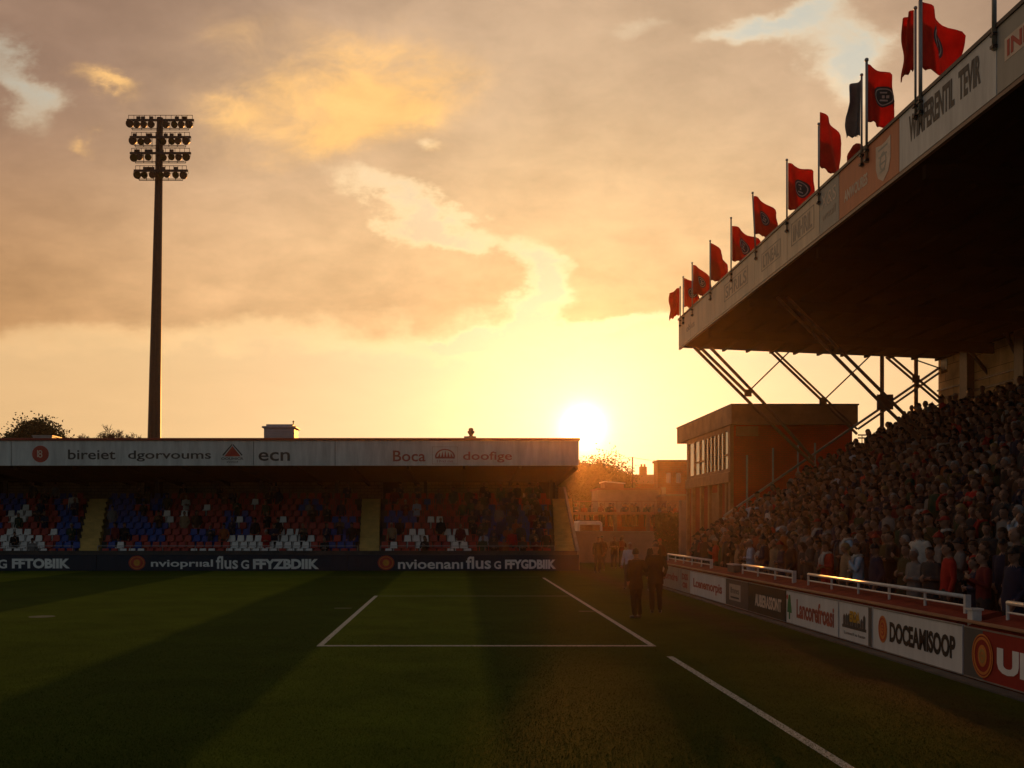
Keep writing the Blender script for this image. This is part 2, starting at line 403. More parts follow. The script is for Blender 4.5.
    # light round the sun and its disc
    g3 = cs**900.0; g4 = cs**6000.0
    glow = addc(scalec((1.0, 0.76, 0.42), cs**160.0*0.20), addc(scalec((1.5, 1.0, 0.40), g3*0.27), scalec((3.0, 2.2, 1.1), g4*1.3)))
    disc = scalec((30.0, 22.0, 11.0), smooth(cs, math.cos(R(0.42)), math.cos(R(0.30))))
    col = addc(col, addc(glow, disc))
    bg = N.new('ShaderNodeBackground'); L.new(col, bg.inputs['Color']); bg.inputs['Strength'].default_value = 1.0
    out = N.new('ShaderNodeOutputWorld'); L.new(bg.outputs[0], out.inputs['Surface'])
build_world()
scene.view_settings.view_transform = 'Standard'; scene.view_settings.look = 'None'
scene.view_settings.exposure = 0.0; scene.view_settings.gamma = 1.0
scene.view_settings.use_curve_mapping = False

# ------------------------------------------------------------------ ground
def mat_pitch():
    m = bpy.data.materials.new('pitch_grass'); nt = nt_clear(m); N = nt.nodes; L = nt.links
    out = N.new('ShaderNodeOutputMaterial'); b = N.new('ShaderNodeBsdfPrincipled')
    tc = N.new('ShaderNodeTexCoord'); sp = N.new('ShaderNodeSeparateXYZ'); L.new(tc.outputs['Object'], sp.inputs[0])
    wob = N.new('ShaderNodeTexNoise'); wob.inputs['Scale'].default_value = 1.2; wob.inputs['Detail'].default_value = 5
    L.new(tc.outputs['Object'], wob.inputs['Vector'])
    ma = N.new('ShaderNodeMath'); ma.operation = 'MULTIPLY_ADD'; L.new(wob.outputs['Fac'], ma.inputs[0]); ma.inputs[1].default_value = 0.22; L.new(sp.outputs['X'], ma.inputs[2])
    mr = N.new('ShaderNodeMapRange'); mr.inputs[1].default_value = -34; mr.inputs[2].default_value = 8; L.new(ma.outputs[0], mr.inputs[0])
    cr = N.new('ShaderNodeValToRGB'); cr.color_ramp.interpolation = 'LINEAR'
    lt = (0.096, 0.130, 0.008, 1); dk = (0.042, 0.070, 0.005, 1)
    edges = [-31.5, -28.3, -25.1, -21.9, -18.7, -12.3, -6.1, -2.6, 0.6, 3.95]
    els = cr.color_ramp.elements
    els[0].position = 0; els[0].color = lt; els[1].position = 1; els[1].color = (0.060, 0.082, 0.007, 1)
    cur = lt
    for e in edges:
        nx = lt if cur == dk else dk
        if e == 3.95: nx = (0.060, 0.082, 0.007, 1)
        p = (e+34)/42
        a = els.new(p-0.002); a.color = cur; a = els.new(p+0.002); a.color = nx; cur = nx
    L.new(mr.outputs[0], cr.inputs[0])
    # worn brown strip beside the boards
    n2 = N.new('ShaderNodeTexNoise'); n2.inputs['Scale'].default_value = 0.9; n2.inputs['Detail'].default_value = 8; n2.inputs['Roughness'].default_value = 0.7
    L.new(tc.outputs['Object'], n2.inputs['Vector'])
    def math_(t, a, bb=None):
        n = N.new('ShaderNodeMath'); n.operation = t
        for i, q in enumerate((a, bb)):
            if q is None: continue
            if hasattr(q, 'links'): L.new(q, n.inputs[i])
            else: n.inputs[i].default_value = q
        return n.outputs[0]
    dx = math_('DIVIDE', math_('SUBTRACT', sp.outputs['X'], 6.45), 0.75)
    g = math_('EXPONENT', math_('MULTIPLY', math_('MULTIPLY', dx, dx), -1.0))
    wr = math_('MULTIPLY', g, math_('MULTIPLY', n2.outputs['Fac'], 1.15))
    mx = N.new('ShaderNodeMix'); mx.data_type = 'RGBA'; L.new(wr, mx.inputs['Factor']); L.new(cr.outputs[0], mx.inputs['A']); mx.inputs['B'].default_value = (0.085, 0.042, 0.022, 1)
    # blotches and blade-scale grain
    n3 = N.new('ShaderNodeTexNoise'); n3.inputs['Scale'].default_value = 0.55; n3.inputs['Detail'].default_value = 9; n3.inputs['Roughness'].default_value = 0.72
    L.new(tc.outputs['Object'], n3.inputs['Vector'])
    n4 = N.new('ShaderNodeTexNoise'); n4.inputs['Scale'].default_value = 26; n4.inputs['Detail'].default_value = 4; n4.inputs['Roughness'].default_value = 0.8
    L.new(tc.outputs['Object'], n4.inputs['Vector'])
    r3 = N.new('ShaderNodeMapRange'); r3.inputs[1].default_value = 0.3; r3.inputs[2].default_value = 0.7; r3.inputs[3].default_value = 0.74; r3.inputs[4].default_value = 1.22; L.new(n3.outputs['Fac'], r3.inputs[0])
    r4 = N.new('ShaderNodeMapRange'); r4.inputs[1].default_value = 0.3; r4.inputs[2].default_value = 0.7; r4.inputs[3].default_value = 0.74; r4.inputs[4].default_value = 1.26; L.new(n4.outputs['Fac'], r4.inputs[0])
    sc = N.new('ShaderNodeVectorMath'); sc.operation = 'SCALE'; L.new(mx.outputs['Result'], sc.inputs[0]); L.new(math_('MULTIPLY', r3.outputs[0], r4.outputs[0]), sc.inputs['Scale'])
    L.new(sc.outputs[0], b.inputs['Base Color']); b.inputs['Roughness'].default_value = 0.95; b.inputs['Specular IOR Level'].default_value = 0.04
    bp = N.new('ShaderNodeBump'); bp.inputs['Strength'].default_value = 0.9; bp.inputs['Distance'].default_value = 0.06
    L.new(n4.outputs['Fac'], bp.inputs['Height']); L.new(bp.outputs['Normal'], b.inputs['Normal'])
    L.new(b.outputs[0], out.inputs['Surface']); return m
M['pitch'] = mat_pitch()
M['earth'] = mat('earth', (0.10, 0.085, 0.06), 0.95, 0.35, 0.4, 0.3)
g = MB(); g.add([(-210,-60,-0.02),(210,-60,-0.02),(210,330,-0.02),(-210,330,-0.02)], [(0,1,2,3)])
tag(g.build('ground', M['earth']), kind='structure')
g = MB(); g.add([(-34,-20,0),(7.86,-20,0),(7.86,51.3,0),(-34,51.3,0)], [(0,1,2,3)])
g.add([(7.86,41,0),(12.6,41,0),(12.6,61.5,0),(7.86,61.5,0)], [(0,1,2,3)])
g.add([(6.3,51.3,0),(7.86,51.3,0),(7.86,61.5,0),(6.3,61.5,0)], [(0,1,2,3)])
tag(g.build('pitch', M['pitch']), kind='structure')
def blades():
    rg = random.Random(31); vs = []; fs = []
    while len(fs) < 110000:
        y = 9.3/(1-rg.random()*0.62); x = rg.uniform(-0.5*y, 7.6)
        if x > 0.6*y: continue
        h = rg.uniform(0.010, 0.024); a = rg.uniform(0, 6.283); w_ = 0.0035; dx, dy = math.cos(a)*w_, math.sin(a)*w_
        o = len(vs); vs += [(x-dx, y-dy, 0), (x+dx, y+dy, 0), (x+rg.uniform(-.02, .02), y+rg.uniform(-.02, .02), h)]; fs.append((o, o+1, o+2))
    me = bpy.data.meshes.new('grass'); me.from_pydata(vs, [], fs); me.materials.append(M['pitch']); me.update()
    o = bpy.data.objects.new('grass', me); COL.objects.link(o); ORG[o.name] = Vector()
    tag(o, 'short mown grass blades on the near part of the pitch', 'grass', kind='stuff')
blades()
def mat_line():
    m = bpy.data.materials.new('line_paint'); nt = nt_clear(m); N = nt.nodes; L = nt.links
    out = N.new('ShaderNodeOutputMaterial'); b = N.new('ShaderNodeBsdfPrincipled'); tc = N.new('ShaderNodeTexCoord')
    nz = N.new('ShaderNodeTexNoise'); nz.inputs['Scale'].default_value = 22; nz.inputs['Detail'].default_value = 6; nz.inputs['Roughness'].default_value = 0.8
    L.new(tc.outputs['Object'], nz.inputs['Vector'])
    rp = N.new('ShaderNodeMapRange'); rp.inputs[1].default_value = 0.36; rp.inputs[2].default_value = 0.62; L.new(nz.outputs['Fac'], rp.inputs[0])
    mx = N.new('ShaderNodeMix'); mx.data_type = 'RGBA'; L.new(rp.outputs[0], mx.inputs['Factor'])
    mx.inputs['A'].default_value = (0.10, 0.11, 0.04, 1); mx.inputs['B'].default_value = (0.62, 0.62, 0.57, 1)
    L.new(mx.outputs['Result'], b.inputs['Base Color']); b.inputs['Roughness'].default_value = 0.9
    L.new(b.outputs[0], out.inputs['Surface']); return m
M['line'] = mat_line()
M['line_faint'] = mat('line_faint', (0.17, 0.17, 0.09), 0.9, 0.4, 12)
g = MB()
def strip(x0, x1, y0, y1, mi=0, z=0.004): g.add([(x0,y0,z),(x1,y0,z),(x1,y1,z),(x0,y1,z)], [(0,1,2,3)], mi)
strip(3.79, 3.91, 19.78, 44.6); strip(3.79, 3.91, 6, 18.1)
strip(-2.76, -2.64, 19.78, 33.4); strip(-2.76, 3.91, 19.6, 19.775, 0)
strip(-2.6, 3.78, 33.2, 33.36, 1); strip(-30, 3.7, 45.2, 45.32, 1)
strip(-3.5, -3.0, 28.4, 28.56, 1); strip(3.35, 4.0, 27.4, 27.56, 1)
g.add([(-10.75+0.33*math.cos(t*math.pi/8), 25.9+0.33*math.sin(t*math.pi/8), 0.004) for t in range(16)], [tuple(range(16))], 1)
tag(g.build('pitch_markings', [M['line'], M['line_faint']]), kind='structure')
g = MB(); g.box(7.62, 7.86, 6, 40.2, -0.015, 0.035)
tag(g.build('kerb', M['concrete_dark'], bevel=0.01), kind='structure')

# ------------------------------------------------------------------ emblems
def emblem_round(name, fr, a, b, r, parent, cols, rb=None, w=0.006):
    rb = rb or r; mb = MB()
    plate(mb, fr, ellp(a, b, r, rb), w, w+0.004, 0)
    ring(mb, fr, a, b, r*0.86, rb*0.86, 0.14, w+0.004, w+0.008, 1)
    plate(mb, fr, ellp(a, b, r*0.42, rb*0.5), w+0.004, w+0.008, 1)
    ring(mb, fr, a, b, r*0.30, rb*0.34, 0.4, w+0.008, w+0.011, 2)
    plate(mb, fr, rect(a-r*0.06, a+r*0.22, b-rb*0.05, b+rb*0.06), w+0.011, w+0.013, 2)
    return mb.build(name, cols, parent)

# ------------------------------------------------------------------ far stand
FX0, FX1 = -36.0, 6.28; FY = 51.5
far = empty('grandstand', (-15, 55.5, 0))
tag(far, 'low far grandstand with white lettered fascia over rows of red, blue and white seats', 'grandstand')
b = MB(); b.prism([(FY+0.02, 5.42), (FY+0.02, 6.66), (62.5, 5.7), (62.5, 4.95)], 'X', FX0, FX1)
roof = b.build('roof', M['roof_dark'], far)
b = MB(); b.box(FX0, FX1+0.05, FY-0.16, FY+0.6, 6.69, 6.82); b.build('gutter', M['red_trim'], roof, bevel=0.015)
b = MB()
for k in range(15): 
    x = FX0+1.5+k*2.9
    b.prism([(FY+0.1, 5.418), (FY+0.1, 5.22), (62.3, 4.72), (62.3, 4.948)], 'X', x, x+0.14)
b.build_each('roof_beam', M['roof_dark'], roof)
edges = [FX0, PX(11, 51.4), PX(253.5, 51.4), PX(335, 51.4), FX1]
fpanels = []
for i in range(4):
    b = MB(); b.box(edges[i]+0.015, edges[i+1]-0.015, FY-0.08, FY, 5.40, 6.69)
    b.box(edges[i]+0.015, edges[i+1]-0.015, FY-0.10, FY-0.08, 5.40, 5.47)
    fpanels.append(b.build('fascia_panel', M['fascia_white'], far, bevel=0.008))
ff = Frame((0, FY-0.08, 0), (1,0,0), (0,0,1), (0,-1,0)); D = FY-0.08
def ftext(panel, s, x0, x1, y0, y1, m, bold=0.0, name='lettering'):
    mb = MB(); letters(mb, ff, s, PX(x0, D), PX(x1, D), PZ(y1, D), PZ(y0, D), bold=bold); return mb.build(name, m, panel)
p1 = fpanels[1]
mb = MB(); a, bb = PX(40.5, D), PZ(454, D)
plate(mb, ff, ellp(a, bb, 0.43, 0.43), 0.003, 0.008, 0); ring(mb, ff, a, bb, 0.37, 0.37, 0.1, 0.008, 0.011, 1)
letters(mb, ff, '8', a-0.12, a+0.1, bb-0.19, bb+0.2, 0.008, 0.012, 0.0, 2); plate(mb, ff, rect(a-0.17, a-0.12, bb-0.16, bb+0.2), 0.008, 0.012, 2)
mb.build('emblem', [M['red_print'], M['dull_red_print'], M['pale_print']], p1)
ftext(p1, 'bireiet', 68, 115.5, 449.5, 459.5, M['grey_print'], 0.012)
ftext(p1, 'dgorvoums', 128, 211, 450.5, 461.5, M['grey_print'], 0.012)
mb = MB(); a, bb = PX(232.5, D), PZ(452.5, D)
plate(mb, ff, [(a-0.42, bb-0.2), (a+0.42, bb-0.2), (a, bb+0.33)], 0.003, 0.008, 0)
for q in (-1, 1): plate(mb, ff, [(a+q*0.02, bb+0.45), (a+q*0.02, bb+0.37), (a+q*0.46, bb-0.16), (a+q*0.53, bb-0.13)], 0.003, 0.008, 1)
letters(mb, ff, 'OOUHICR', a-0.58, a+0.56, bb-0.38, bb-0.25, 0.003, 0.007, 0.02, 2); letters(mb, ff, 'svinof', a-0.3, a+0.3, bb-0.52, bb-0.43, 0.003, 0.007, 0.01, 2)
mb.build('emblem', [M['red_print'], M['grey_print'], M['grey_print']], p1)
ftext(fpanels[2], 'ecn', 258.5, 290, 452, 461, M['grey_print'], 0.012)
p3 = fpanels[3]
ftext(p3, 'Boca', 393, 425.5, 450.5, 461.5, M['dull_red_print'], 0.012); ftext(p3, 'doofige', 463, 512, 451.5, 462.5, M['dull_red_print'], 0.012)
mb = MB(); a, bb = PX(445, D), PZ(456, D)
for q in (rect(a-0.66, a+0.66, bb+0.46, bb+0.48), rect(a-0.66, a+0.66, bb-0.42, bb-0.40), rect(a-0.66, a-0.64, bb-0.4, bb+0.46), rect(a+0.64, a+0.66, bb-0.4, bb+0.46)):
    plate(mb, ff, q, 0.003, 0.007, 1)
arc = [(a+0.52*math.cos(math.pi*k/12), bb-0.05+0.42*math.sin(math.pi*k/12)) for k in range(13)]
for k in range(12):
    i0 = (a+(arc[k][0]-a)*0.85, bb-0.05+(arc[k][1]-bb+0.05)*0.85); i1 = (a+(arc[k+1][0]-a)*0.85, bb-0.05+(arc[k+1][1]-bb+0.05)*0.85)
    plate(mb, ff, [arc[k], arc[k+1], i1, i0], 0.003, 0.007, 0)
plate(mb, ff, rect(a-0.5, a+0.5, bb-0.13, bb-0.04), 0.003, 0.007, 0)
for k in range(5): plate(mb, ff, [(a-0.36+k*0.16, bb-0.04), (a-0.24+k*0.16, bb-0.04), (a-0.26+k*0.14, bb+0.18+0.06*(2-abs(k-2)))], 0.003, 0.007, 0)
letters(mb, ff, 'l Frcl mn', a-0.4, a+0.4, bb-0.33, bb-0.2, 0.003, 0.007, 0.0, 0)
mb.build('emblem', [M['dull_red_print'], M['faint_print']], p3)
# terrace
NR = 11
def row_y(i): return 52.9+0.6*i
def row_z(i): return 0.42+0.345*i
AISLE = [(PX(77, 52.8), PX(97, 52.8)), (PX(359, 52.8), PX(379, 52.8)), (PX(556, 52.8), PX(577, 52.8)), (-33.2, -32.1)]
b = MB()
poly = [(52.55, 0.0), (52.55, row_z(0))]
for i in range(NR):
    y1 = row_y(i)+0.25; poly.append((y1, row_z(i)))
    poly.append((y1, row_z(i+1) if i < NR-1 else row_z(i)))
poly[-1] = (62.0, row_z(NR-1)); poly.append((62.0, 0.0))
b.prism(poly, 'X', FX0, FX1-0.02)
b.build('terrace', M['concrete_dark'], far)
b = MB(); b.box(FX0, FX1, 62.0, 62.3, 0, 5.2); b.build('back_wall', M['brick_far'], far)
b = MB(); b.prism([(52.4, 0.0), (52.4, 1.0), (59.2, 4.6), (62.0, 4.7), (62.0, 0.0)], 'X', FX1, FX1+0.14); b.build('side_wall', M['concrete'], far)
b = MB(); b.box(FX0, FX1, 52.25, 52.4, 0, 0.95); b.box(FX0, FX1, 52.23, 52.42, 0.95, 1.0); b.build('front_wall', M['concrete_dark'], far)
for (a0, a1) in AISLE:
    b = MB()
    for i in range(NR-1):
        for h in range(2):
            z1 = row_z(i)+0.005+h*0.172; y0 = row_y(i)-0.35+h*0.3+0.02
            sx = a0*0.0075*i
            b.box(a0+sx, a1+sx, y0, y0+0.32, row_z(i)-0.25, z1+0.17)
    st = b.build('stairway', M['step_yellow'], far)
for x in (AISLE[0][0]+0.7, AISLE[1][0]+0.6, AISLE[2][0]-0.3, -29.0):
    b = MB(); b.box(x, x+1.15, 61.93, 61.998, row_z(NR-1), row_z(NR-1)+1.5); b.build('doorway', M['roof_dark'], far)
for x in (-33.0, -27.5, -18.3, -12.0, -7.4, -2.0, 5.6):
    b = MB(); b.box(x, x+0.2, 60.6, 60.8, row_z(NR-1), 5.15); b.build('column', M['dark_steel'], far)
# seats
def seat_shape(b, x, y, z, mi):
    b.box(x-0.19, x+0.19, y-0.10, y+0.22, z+0.34, z+0.38, mi)
    b.add([(x-0.19,y+0.19,z+0.375),(x+0.19,y+0.19,z+0.375),(x+0.16,y+0.26,z+0.68),(x-0.16,y+0.26,z+0.68),
           (x-0.19,y+0.225,z+0.375),(x+0.19,y+0.225,z+0.375),(x+0.16,y+0.29,z+0.68),(x-0.16,y+0.29,z+0.68)],
          [(0,1,2,3),(7,6,5,4),(0,4,5,1),(1,5,6,2),(2,6,7,3),(3,7,4,0)], mi)
    b.box(x-0.03, x+0.03, y, y+0.1, z, z+0.345, mi)
def seat_colour(px, i):
    py = 553-i*5.6
    n = mnoise.noise(Vector((px*0.045, py*0.11, 3.3))); n2 = random.random()
    wh = [(0,45,541,560),(8,26,518,537),(119,128,541,560),(125,147,549,560),(163,190,517,525),(189,214,548,560),(228,312,540,560),
          (405,428,534,543),(418,424,543,552),(446,471,536,560),(386,394,546,560),(205,212,510,516),(428,440,520,525),(276,290,520,526),(278,300,531,537)]
    for x0,x1,y0,y1 in wh:
        if x0 <= px <= x1 and y0 <= py <= y1 and n2 < 0.9: return 2
    if n2 < 0.004: return 2
    bl = [(57,77,500,550),(97,145,500,548),(145,168,500,516),(0,20,495,515),(146,165,527,545),(225,252,518,545),(190,214,536,545),(330,358,520,548),(383,412,514,530),(480,553,512,545),(395,402,525,540),(300,320,505,515)]
    for x0,x1,y0,y1 in bl:
        if x0-4*n <= px <= x1+6*n and y0 <= py <= y1 and n2 < 0.93: return 1
    return 0 if (n > -0.55 or n2 < 0.5) else 1
b = MB(); cnt = 0
SMAT = [M['seat_red'], M['seat_blue'], M['seat_white']]
for i in range(NR-1):
    x = FX0+0.4
    while x < FX1-0.3:
        if not any(a0-0.22 < x/(1+0.0075*i) < a1+0.22 for a0, a1 in AISLE):
            px = 457+x*F/(row_y(i))
            c = seat_colour(px, i)
            if i < 2 and -9.9 < x < FX1 and cnt < 100 or (c == 2 and i < 3 and cnt < 100 and x > -26):
                q = MB(); seat_shape(q, x, row_y(i), row_z(i), 0); q.build('seat', SMAT[c], far); cnt += 1
            else:
                seat_shape(b, x, row_y(i), row_z(i), c)
        x += 0.47*(1+0.0075*i)
so_ = b.build('seat_rows', SMAT, far); so_['kind'] = 'stuff'
b = MB()
for (x0, x1) in ((FX0, -20.1), (-18.8, -5.2), (-4.0, 5.1)):
    b.tube([(x0, 52.33, 1.25), (x1, 52.33, 1.25)], 0.022, 6)
    n = int((x1-x0)/1.6)
    for k in range(n+1):
        x = x0+(x1-x0)*k/n; b.tube([(x, 52.33, 0.98), (x, 52.33, 1.25)], 0.018, 6)
b.build('front_rail', M['galv'], far)

# things on the far roof
v = empty('roof_vent', (PX(281, 56), 56, 6.3)); tag(v, 'white louvred ventilation box with a flat cap on the far roof', 'roof vent')
b = MB(); x0, x1 = PX(266, 56), PX(296, 56); z0, z1 = 6.25, PZ(429, 56)
b.box(x0, x1, 55.4, 56.8, z0, z1)
for k in range(5): b.box(x0+0.04, x1-0.04, 55.37, 55.4, 7.08+k*0.11, 7.14+k*0.11)
b.build('housing', M['vent_grey'], v)
b = MB(); b.box(x0-0.1, x1+0.1, 55.3, 56.9, z1, z1+0.10); b.box(x0+0.1, x1-0.1, 55.5, 56.7, z1+0.1, z1+0.22); b.build('cap', M['vent_grey'], v, bevel=0.02)
b = MB(); b.tube([(x1-0.1, 55.7, z1+0.2), (x1-0.1, 55.7, z1+0.34)], 0.03, 6); b.ell((x1-0.1, 55.7, z1+0.38), (0.05, 0.05, 0.06)); b.build('finial', M['dark_steel'], v)
v = empty('roof_ornament', (PX(470, 54), 54, 6.5)); tag(v, 'small dark urn shaped ornament on a stepped base on the far roof ridge', 'roof ornament')
b = MB(); zc = PZ(439.5, 54); b.box(PX(461, 54), PX(479, 54), 53.6, 54.4, 6.4, zc+0.05); b.box(PX(464, 54), PX(476, 54), 53.7, 54.3, zc+0.05, zc+0.16); b.build('base', M['roof_metal'], v, bevel=0.02)
b = MB(); c = PX(471, 54)
b.loft([[Vector((c+r*math.cos(t*math.pi/5), 54+r*math.sin(t*math.pi/5), zc+h)) for t in range(10)] for r, h in ((0.16,0.16),(0.08,0.22),(0.17,0.34),(0.2,0.42),(0.12,0.5),(0.14,0.55),(0.09,0.62))])
b.build('urn', M['dark_steel'], v, smooth=True)
v = empty('skylight', (PX(45, 55), 55, 6.4)); tag(v, 'thin pale skylight frame on the far roof in front of the leafy tree', 'skylight')
b = MB(); b.box(PX(36, 54), PX(55, 54), 53.6, 54.8, 6.4, PZ(437, 54)); b.box(PX(36, 54)-0.04, PX(55, 54)+0.04, 53.55, 54.85, PZ(437, 54), PZ(436, 54)); b.build('frame', M['galv'], v)

# ------------------------------------------------------------------ far perimeter boards
def far_board(x0, x1, text, x_text, label, emblem_x=None, small=None):
    t = empty('perimeter_board', ((x0+x1)/2, 51.2, 0)); tag(t, label, 'advertising board', 'navy boards along the far goal line')
    b = MB(); b.box(x0+0.012, x1-0.012, 51.12, 51.2, 0.01, 0.80); b.box(x0+0.012, x1-0.012, 51.10, 51.22, 0.80, 0.83)
    b.build('panel', M['navy'], t, bevel=0.006)
    b = MB()
    for k in range(int((x1-x0)/2.5)+1): b.box(x0+0.1+k*2.5, x0+0.16+k*2.5, 51.2, 51.7, 0.0, 0.06); b.box(x0+0.1+k*2.5, x0+0.16+k*2.5, 51.2, 51.25, 0.0, 0.75)
    b.build_each('support', M['dark_steel'], t)
    fr = Frame((0, 51.12, 0), (1,0,0), (0,0,1), (0,-1,0)); d = 51.12
    for s, a, c, y0, y1, bold in text:
        mb = MB(); letters(mb, fr, s, PX(a, d), PX(c, d), PZ(y1, d), PZ(y0, d), bold=bold); mb.build('lettering', M['white_print'], t)
    if emblem_x:
        emblem_round('emblem', fr, PX(emblem_x, d), 0.42, 0.43, t, [M['red_print'], M['orange_print'], M['yellow_print']], 0.37, 0.004)
X0, X1, X2, X3 = PX(-110, 51.2), PX(97, 51.2), PX(347.5, 51.2), PX(579, 51.2)
far_board(X0, X1, [('G', -2, 7, 559.5, 568.5, 0.03), ('FFTOBIIK', 12, 70, 558.5, 568.5, 0.05)], None, 'navy advertising board at the left end of the far goal line, no round badge')
far_board(X1, X2, [('nvioprııal', 151, 213, 559.5, 569, 0.02), ('flus', 216, 238, 556, 569, 0.02), ('G', 241, 249, 560, 569, 0.03), ('FFYZBDIIK', 253, 319, 559, 569, 0.05)], None, 'navy advertising board with round orange badge, between the two far yellow stairways', 137)
far_board(X2, X3, [('nvioenanı', 398, 463, 559.5, 569, 0.02), ('flus', 466, 491, 556.5, 569, 0.02), ('G', 494, 501, 561, 569, 0.03), ('FFYGDBIIK', 505, 556, 559.5, 569, 0.05)], None, 'navy advertising board with round orange badge, on the far goal line nearest the low sun', 386)

# ------------------------------------------------------------------ floodlight mast
fl = empty('floodlight_mast', (PX(154, 76), 76, 0)); tag(fl, 'tall tapering floodlight mast with four tiers of lamps behind the far stand', 'floodlight')
b = MB(); xb = PX(154, 76); xt = PX(160, 76); zt = PZ(118, 76)
def mx_at(z): return xb + (xt-xb)*min(1, max(0, (z-PZ(438,76))/(zt-PZ(438,76))))
zs = [0, 8, 14, 20, 26, 31, zt]; rs = [0.58, 0.50, 0.44, 0.37, 0.31, 0.26, 0.24]
b.tube([(mx_at(z) if z > 8 else xb, 76, z) for z in zs], rs, 14); b.build('mast', M['dark_steel'], fl, smooth=True)
b = MB()
for q in (-0.14, 0.14): b.tube([(mx_at(z)+q, 75.55-0.0*z if z > 20 else 75.35, z) for z in (3, 12, 21, 32)], 0.02, 5)
for k in range(58): z = 3.2+k*0.5; b.tube([(mx_at(z)-0.14, 75.45, z), (mx_at(z)+0.14, 75.45, z)], 0.014, 4)
b.build('ladder', M['dark_steel'], fl)
for (yy, xa, xc, n) in ((124, 127, 194, 9), (141, 130, 191, 8), (157, 130, 191, 8), (174.5, 134, 188, 7)):
    d = 75.6; z = PZ(yy, d); x0, x1 = PX(xa, d), PX(xc, d)
    b = MB(); b.box(x0, x1, d-0.08, d+0.08, z+0.22, z+0.36); b.tube([(x0+0.4, d-0.3, z-0.45), (x1-0.4, d-0.3, z-0.45)], 0.03, 5); b.tube([(x0+0.4, d, z-0.45), (x1-0.4, d, z-0.45)], 0.03, 5)
    for k in range(7): x = x0+0.4+(x1-x0-0.8)*k/6; b.tube([(x, d, z+0.3), (x, d, z-0.44)], 0.025, 5)
    b.build('crossbar', M['dark_steel'], fl)
    b = MB(); b.tube([(x0+0.1, d, z+0.66), (x1-0.1, d, z+0.66)], 0.022, 5)
    for k in range(13): x = x0+0.12+(x1-x0-0.24)*k/12; b.tube([(x, d, z+0.3), (x, d, z+0.66)], 0.02, 5)
    for k in range(6): x = x0+0.2+(x1-x0-0.9)*random.random(); b.box(x, x+0.3, d-0.05, d+0.05, z+0.36, z+0.56)
    b.build('guard_rail', M['dark_steel'], fl)
    for k in range(n):
        x = x0+(x1-x0)*(k+0.5)/n + random.uniform(-0.05, 0.05); ang = random.uniform(-0.35, 0.35)
        if abs(x-mx_at(z)) < 0.25: continue
        r = 0.25 if k not in (0, n-1) else 0.29
        b = MB(); dv = Vector((math.sin(ang), -math.cos(ang), -0.45)).normalized(); c = Vector((x, d-0.15, z-0.02-random.random()*0.08))
        b.tube([c-dv*0.22, c-dv*0.12, c+dv*0.1, c+dv*0.24], [0.10, r*0.8, r, r*1.02], 12)
        lamp = b.build('lamp', M['dark_steel'], fl, smooth=False)
        b = MB(); b.tube([c+dv*0.24, c+dv*0.26], r*0.93, 12); b.build('lens', M['glass'], lamp)
        b = MB(); b.box(x-0.03, x+0.03, d-0.12, d-0.04, z, z+0.26); b.tube([(x-r, d-0.12, z), (x-r, d-0.12, z+0.18), (x+r, d-0.12, z+0.18), (x+r, d-0.12, z)], 0.02, 5); b.build('bracket', M['dark_steel'], lamp)

# ------------------------------------------------------------------ right stand
RX = 9.0; WX = 19.35; TE = 40.2
rs_ = empty('covered_grandstand', (14, 24, 0)); tag(rs_, 'large covered stand on the right with dark cantilever roof over the packed crowd', 'grandstand')
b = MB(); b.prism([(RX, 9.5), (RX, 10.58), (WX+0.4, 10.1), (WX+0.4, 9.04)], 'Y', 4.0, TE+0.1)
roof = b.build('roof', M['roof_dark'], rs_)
b = MB()
for k in range(11):
    x = RX+0.7+k*0.95; z = 9.5-(x-RX)*0.0445
    b.box(x, x+0.09, 4.2, TE, z-0.10, z-0.002)
b.build_each('purlin', M['roof_dark'], roof)
b = MB()
for y in (8.0, 13.6, 19.4, 25.2, 31.0, 36.0):
    b.prism([(RX+0.1, 9.38), (RX+0.1, 9.12), (WX, 8.55), (WX, 8.93)], 'Y', y, y+0.16)
b.build_each('rafter', M['roof_dark'], roof)
b = MB(); b.box(RX-0.1, RX+0.35, 4.0, TE+0.13, 10.60, 10.67); b.build('roof_edge', M['dark_steel'], roof)
b = MB(); b.box(RX-0.06, RX+0.02, 4.0, TE+0.12, 9.42, 9.495); b.build('lower_trim', M['brown_steel'], roof)
fr_r = Frame((RX-0.07, 0, 0), (0,-1,0), (0,0,1), (-1,0,0))
def rpanel(y0, y1, m):
    b = MB(); b.box(RX-0.07, RX-0.005, y0+0.012, y1-0.012, 9.5, 10.6); return b.build('fascia_panel', m, rs_, bevel=0.006)
def rt(panel, s, d0, d1, z0, z1, m, bold=0.03):   # d0 = far end, d1 = near end
    mb = MB(); letters(mb, fr_r, s, -d0, -d1, z0, z1, bold=bold); return mb.build('lettering', m, panel)
pn = rpanel(4.0, 16.55, M['fascia_grey'])
mb = MB(); plate(mb, fr_r, rect(-16.3, -14.2, 9.93, 10.30), 0.002, 0.005); mb.build('sign_plate', M['pale_print'], pn)
mb = MB(); letters(mb, fr_r, 'INHUERA', -16.22, -14.3, 9.98, 10.25, 0.006, 0.010, 0.03); mb.build('lettering', M['red_print'], pn)
pn = rpanel(16.55, 20.2, M['fascia_white']); rt(pn, 'WIMFERENTIL  TEVIR', 19.75, 17.05, 9.92, 10.44, M['grey_print'], 0.035)
pn = rpanel(20.2, 23.38, M['fascia_orange']); rt(pn, 'ANWOURES', 23.05, 21.75, 9.80, 10.06, M['pale_print'], 0.03)
mb = MB(); c = -20.95
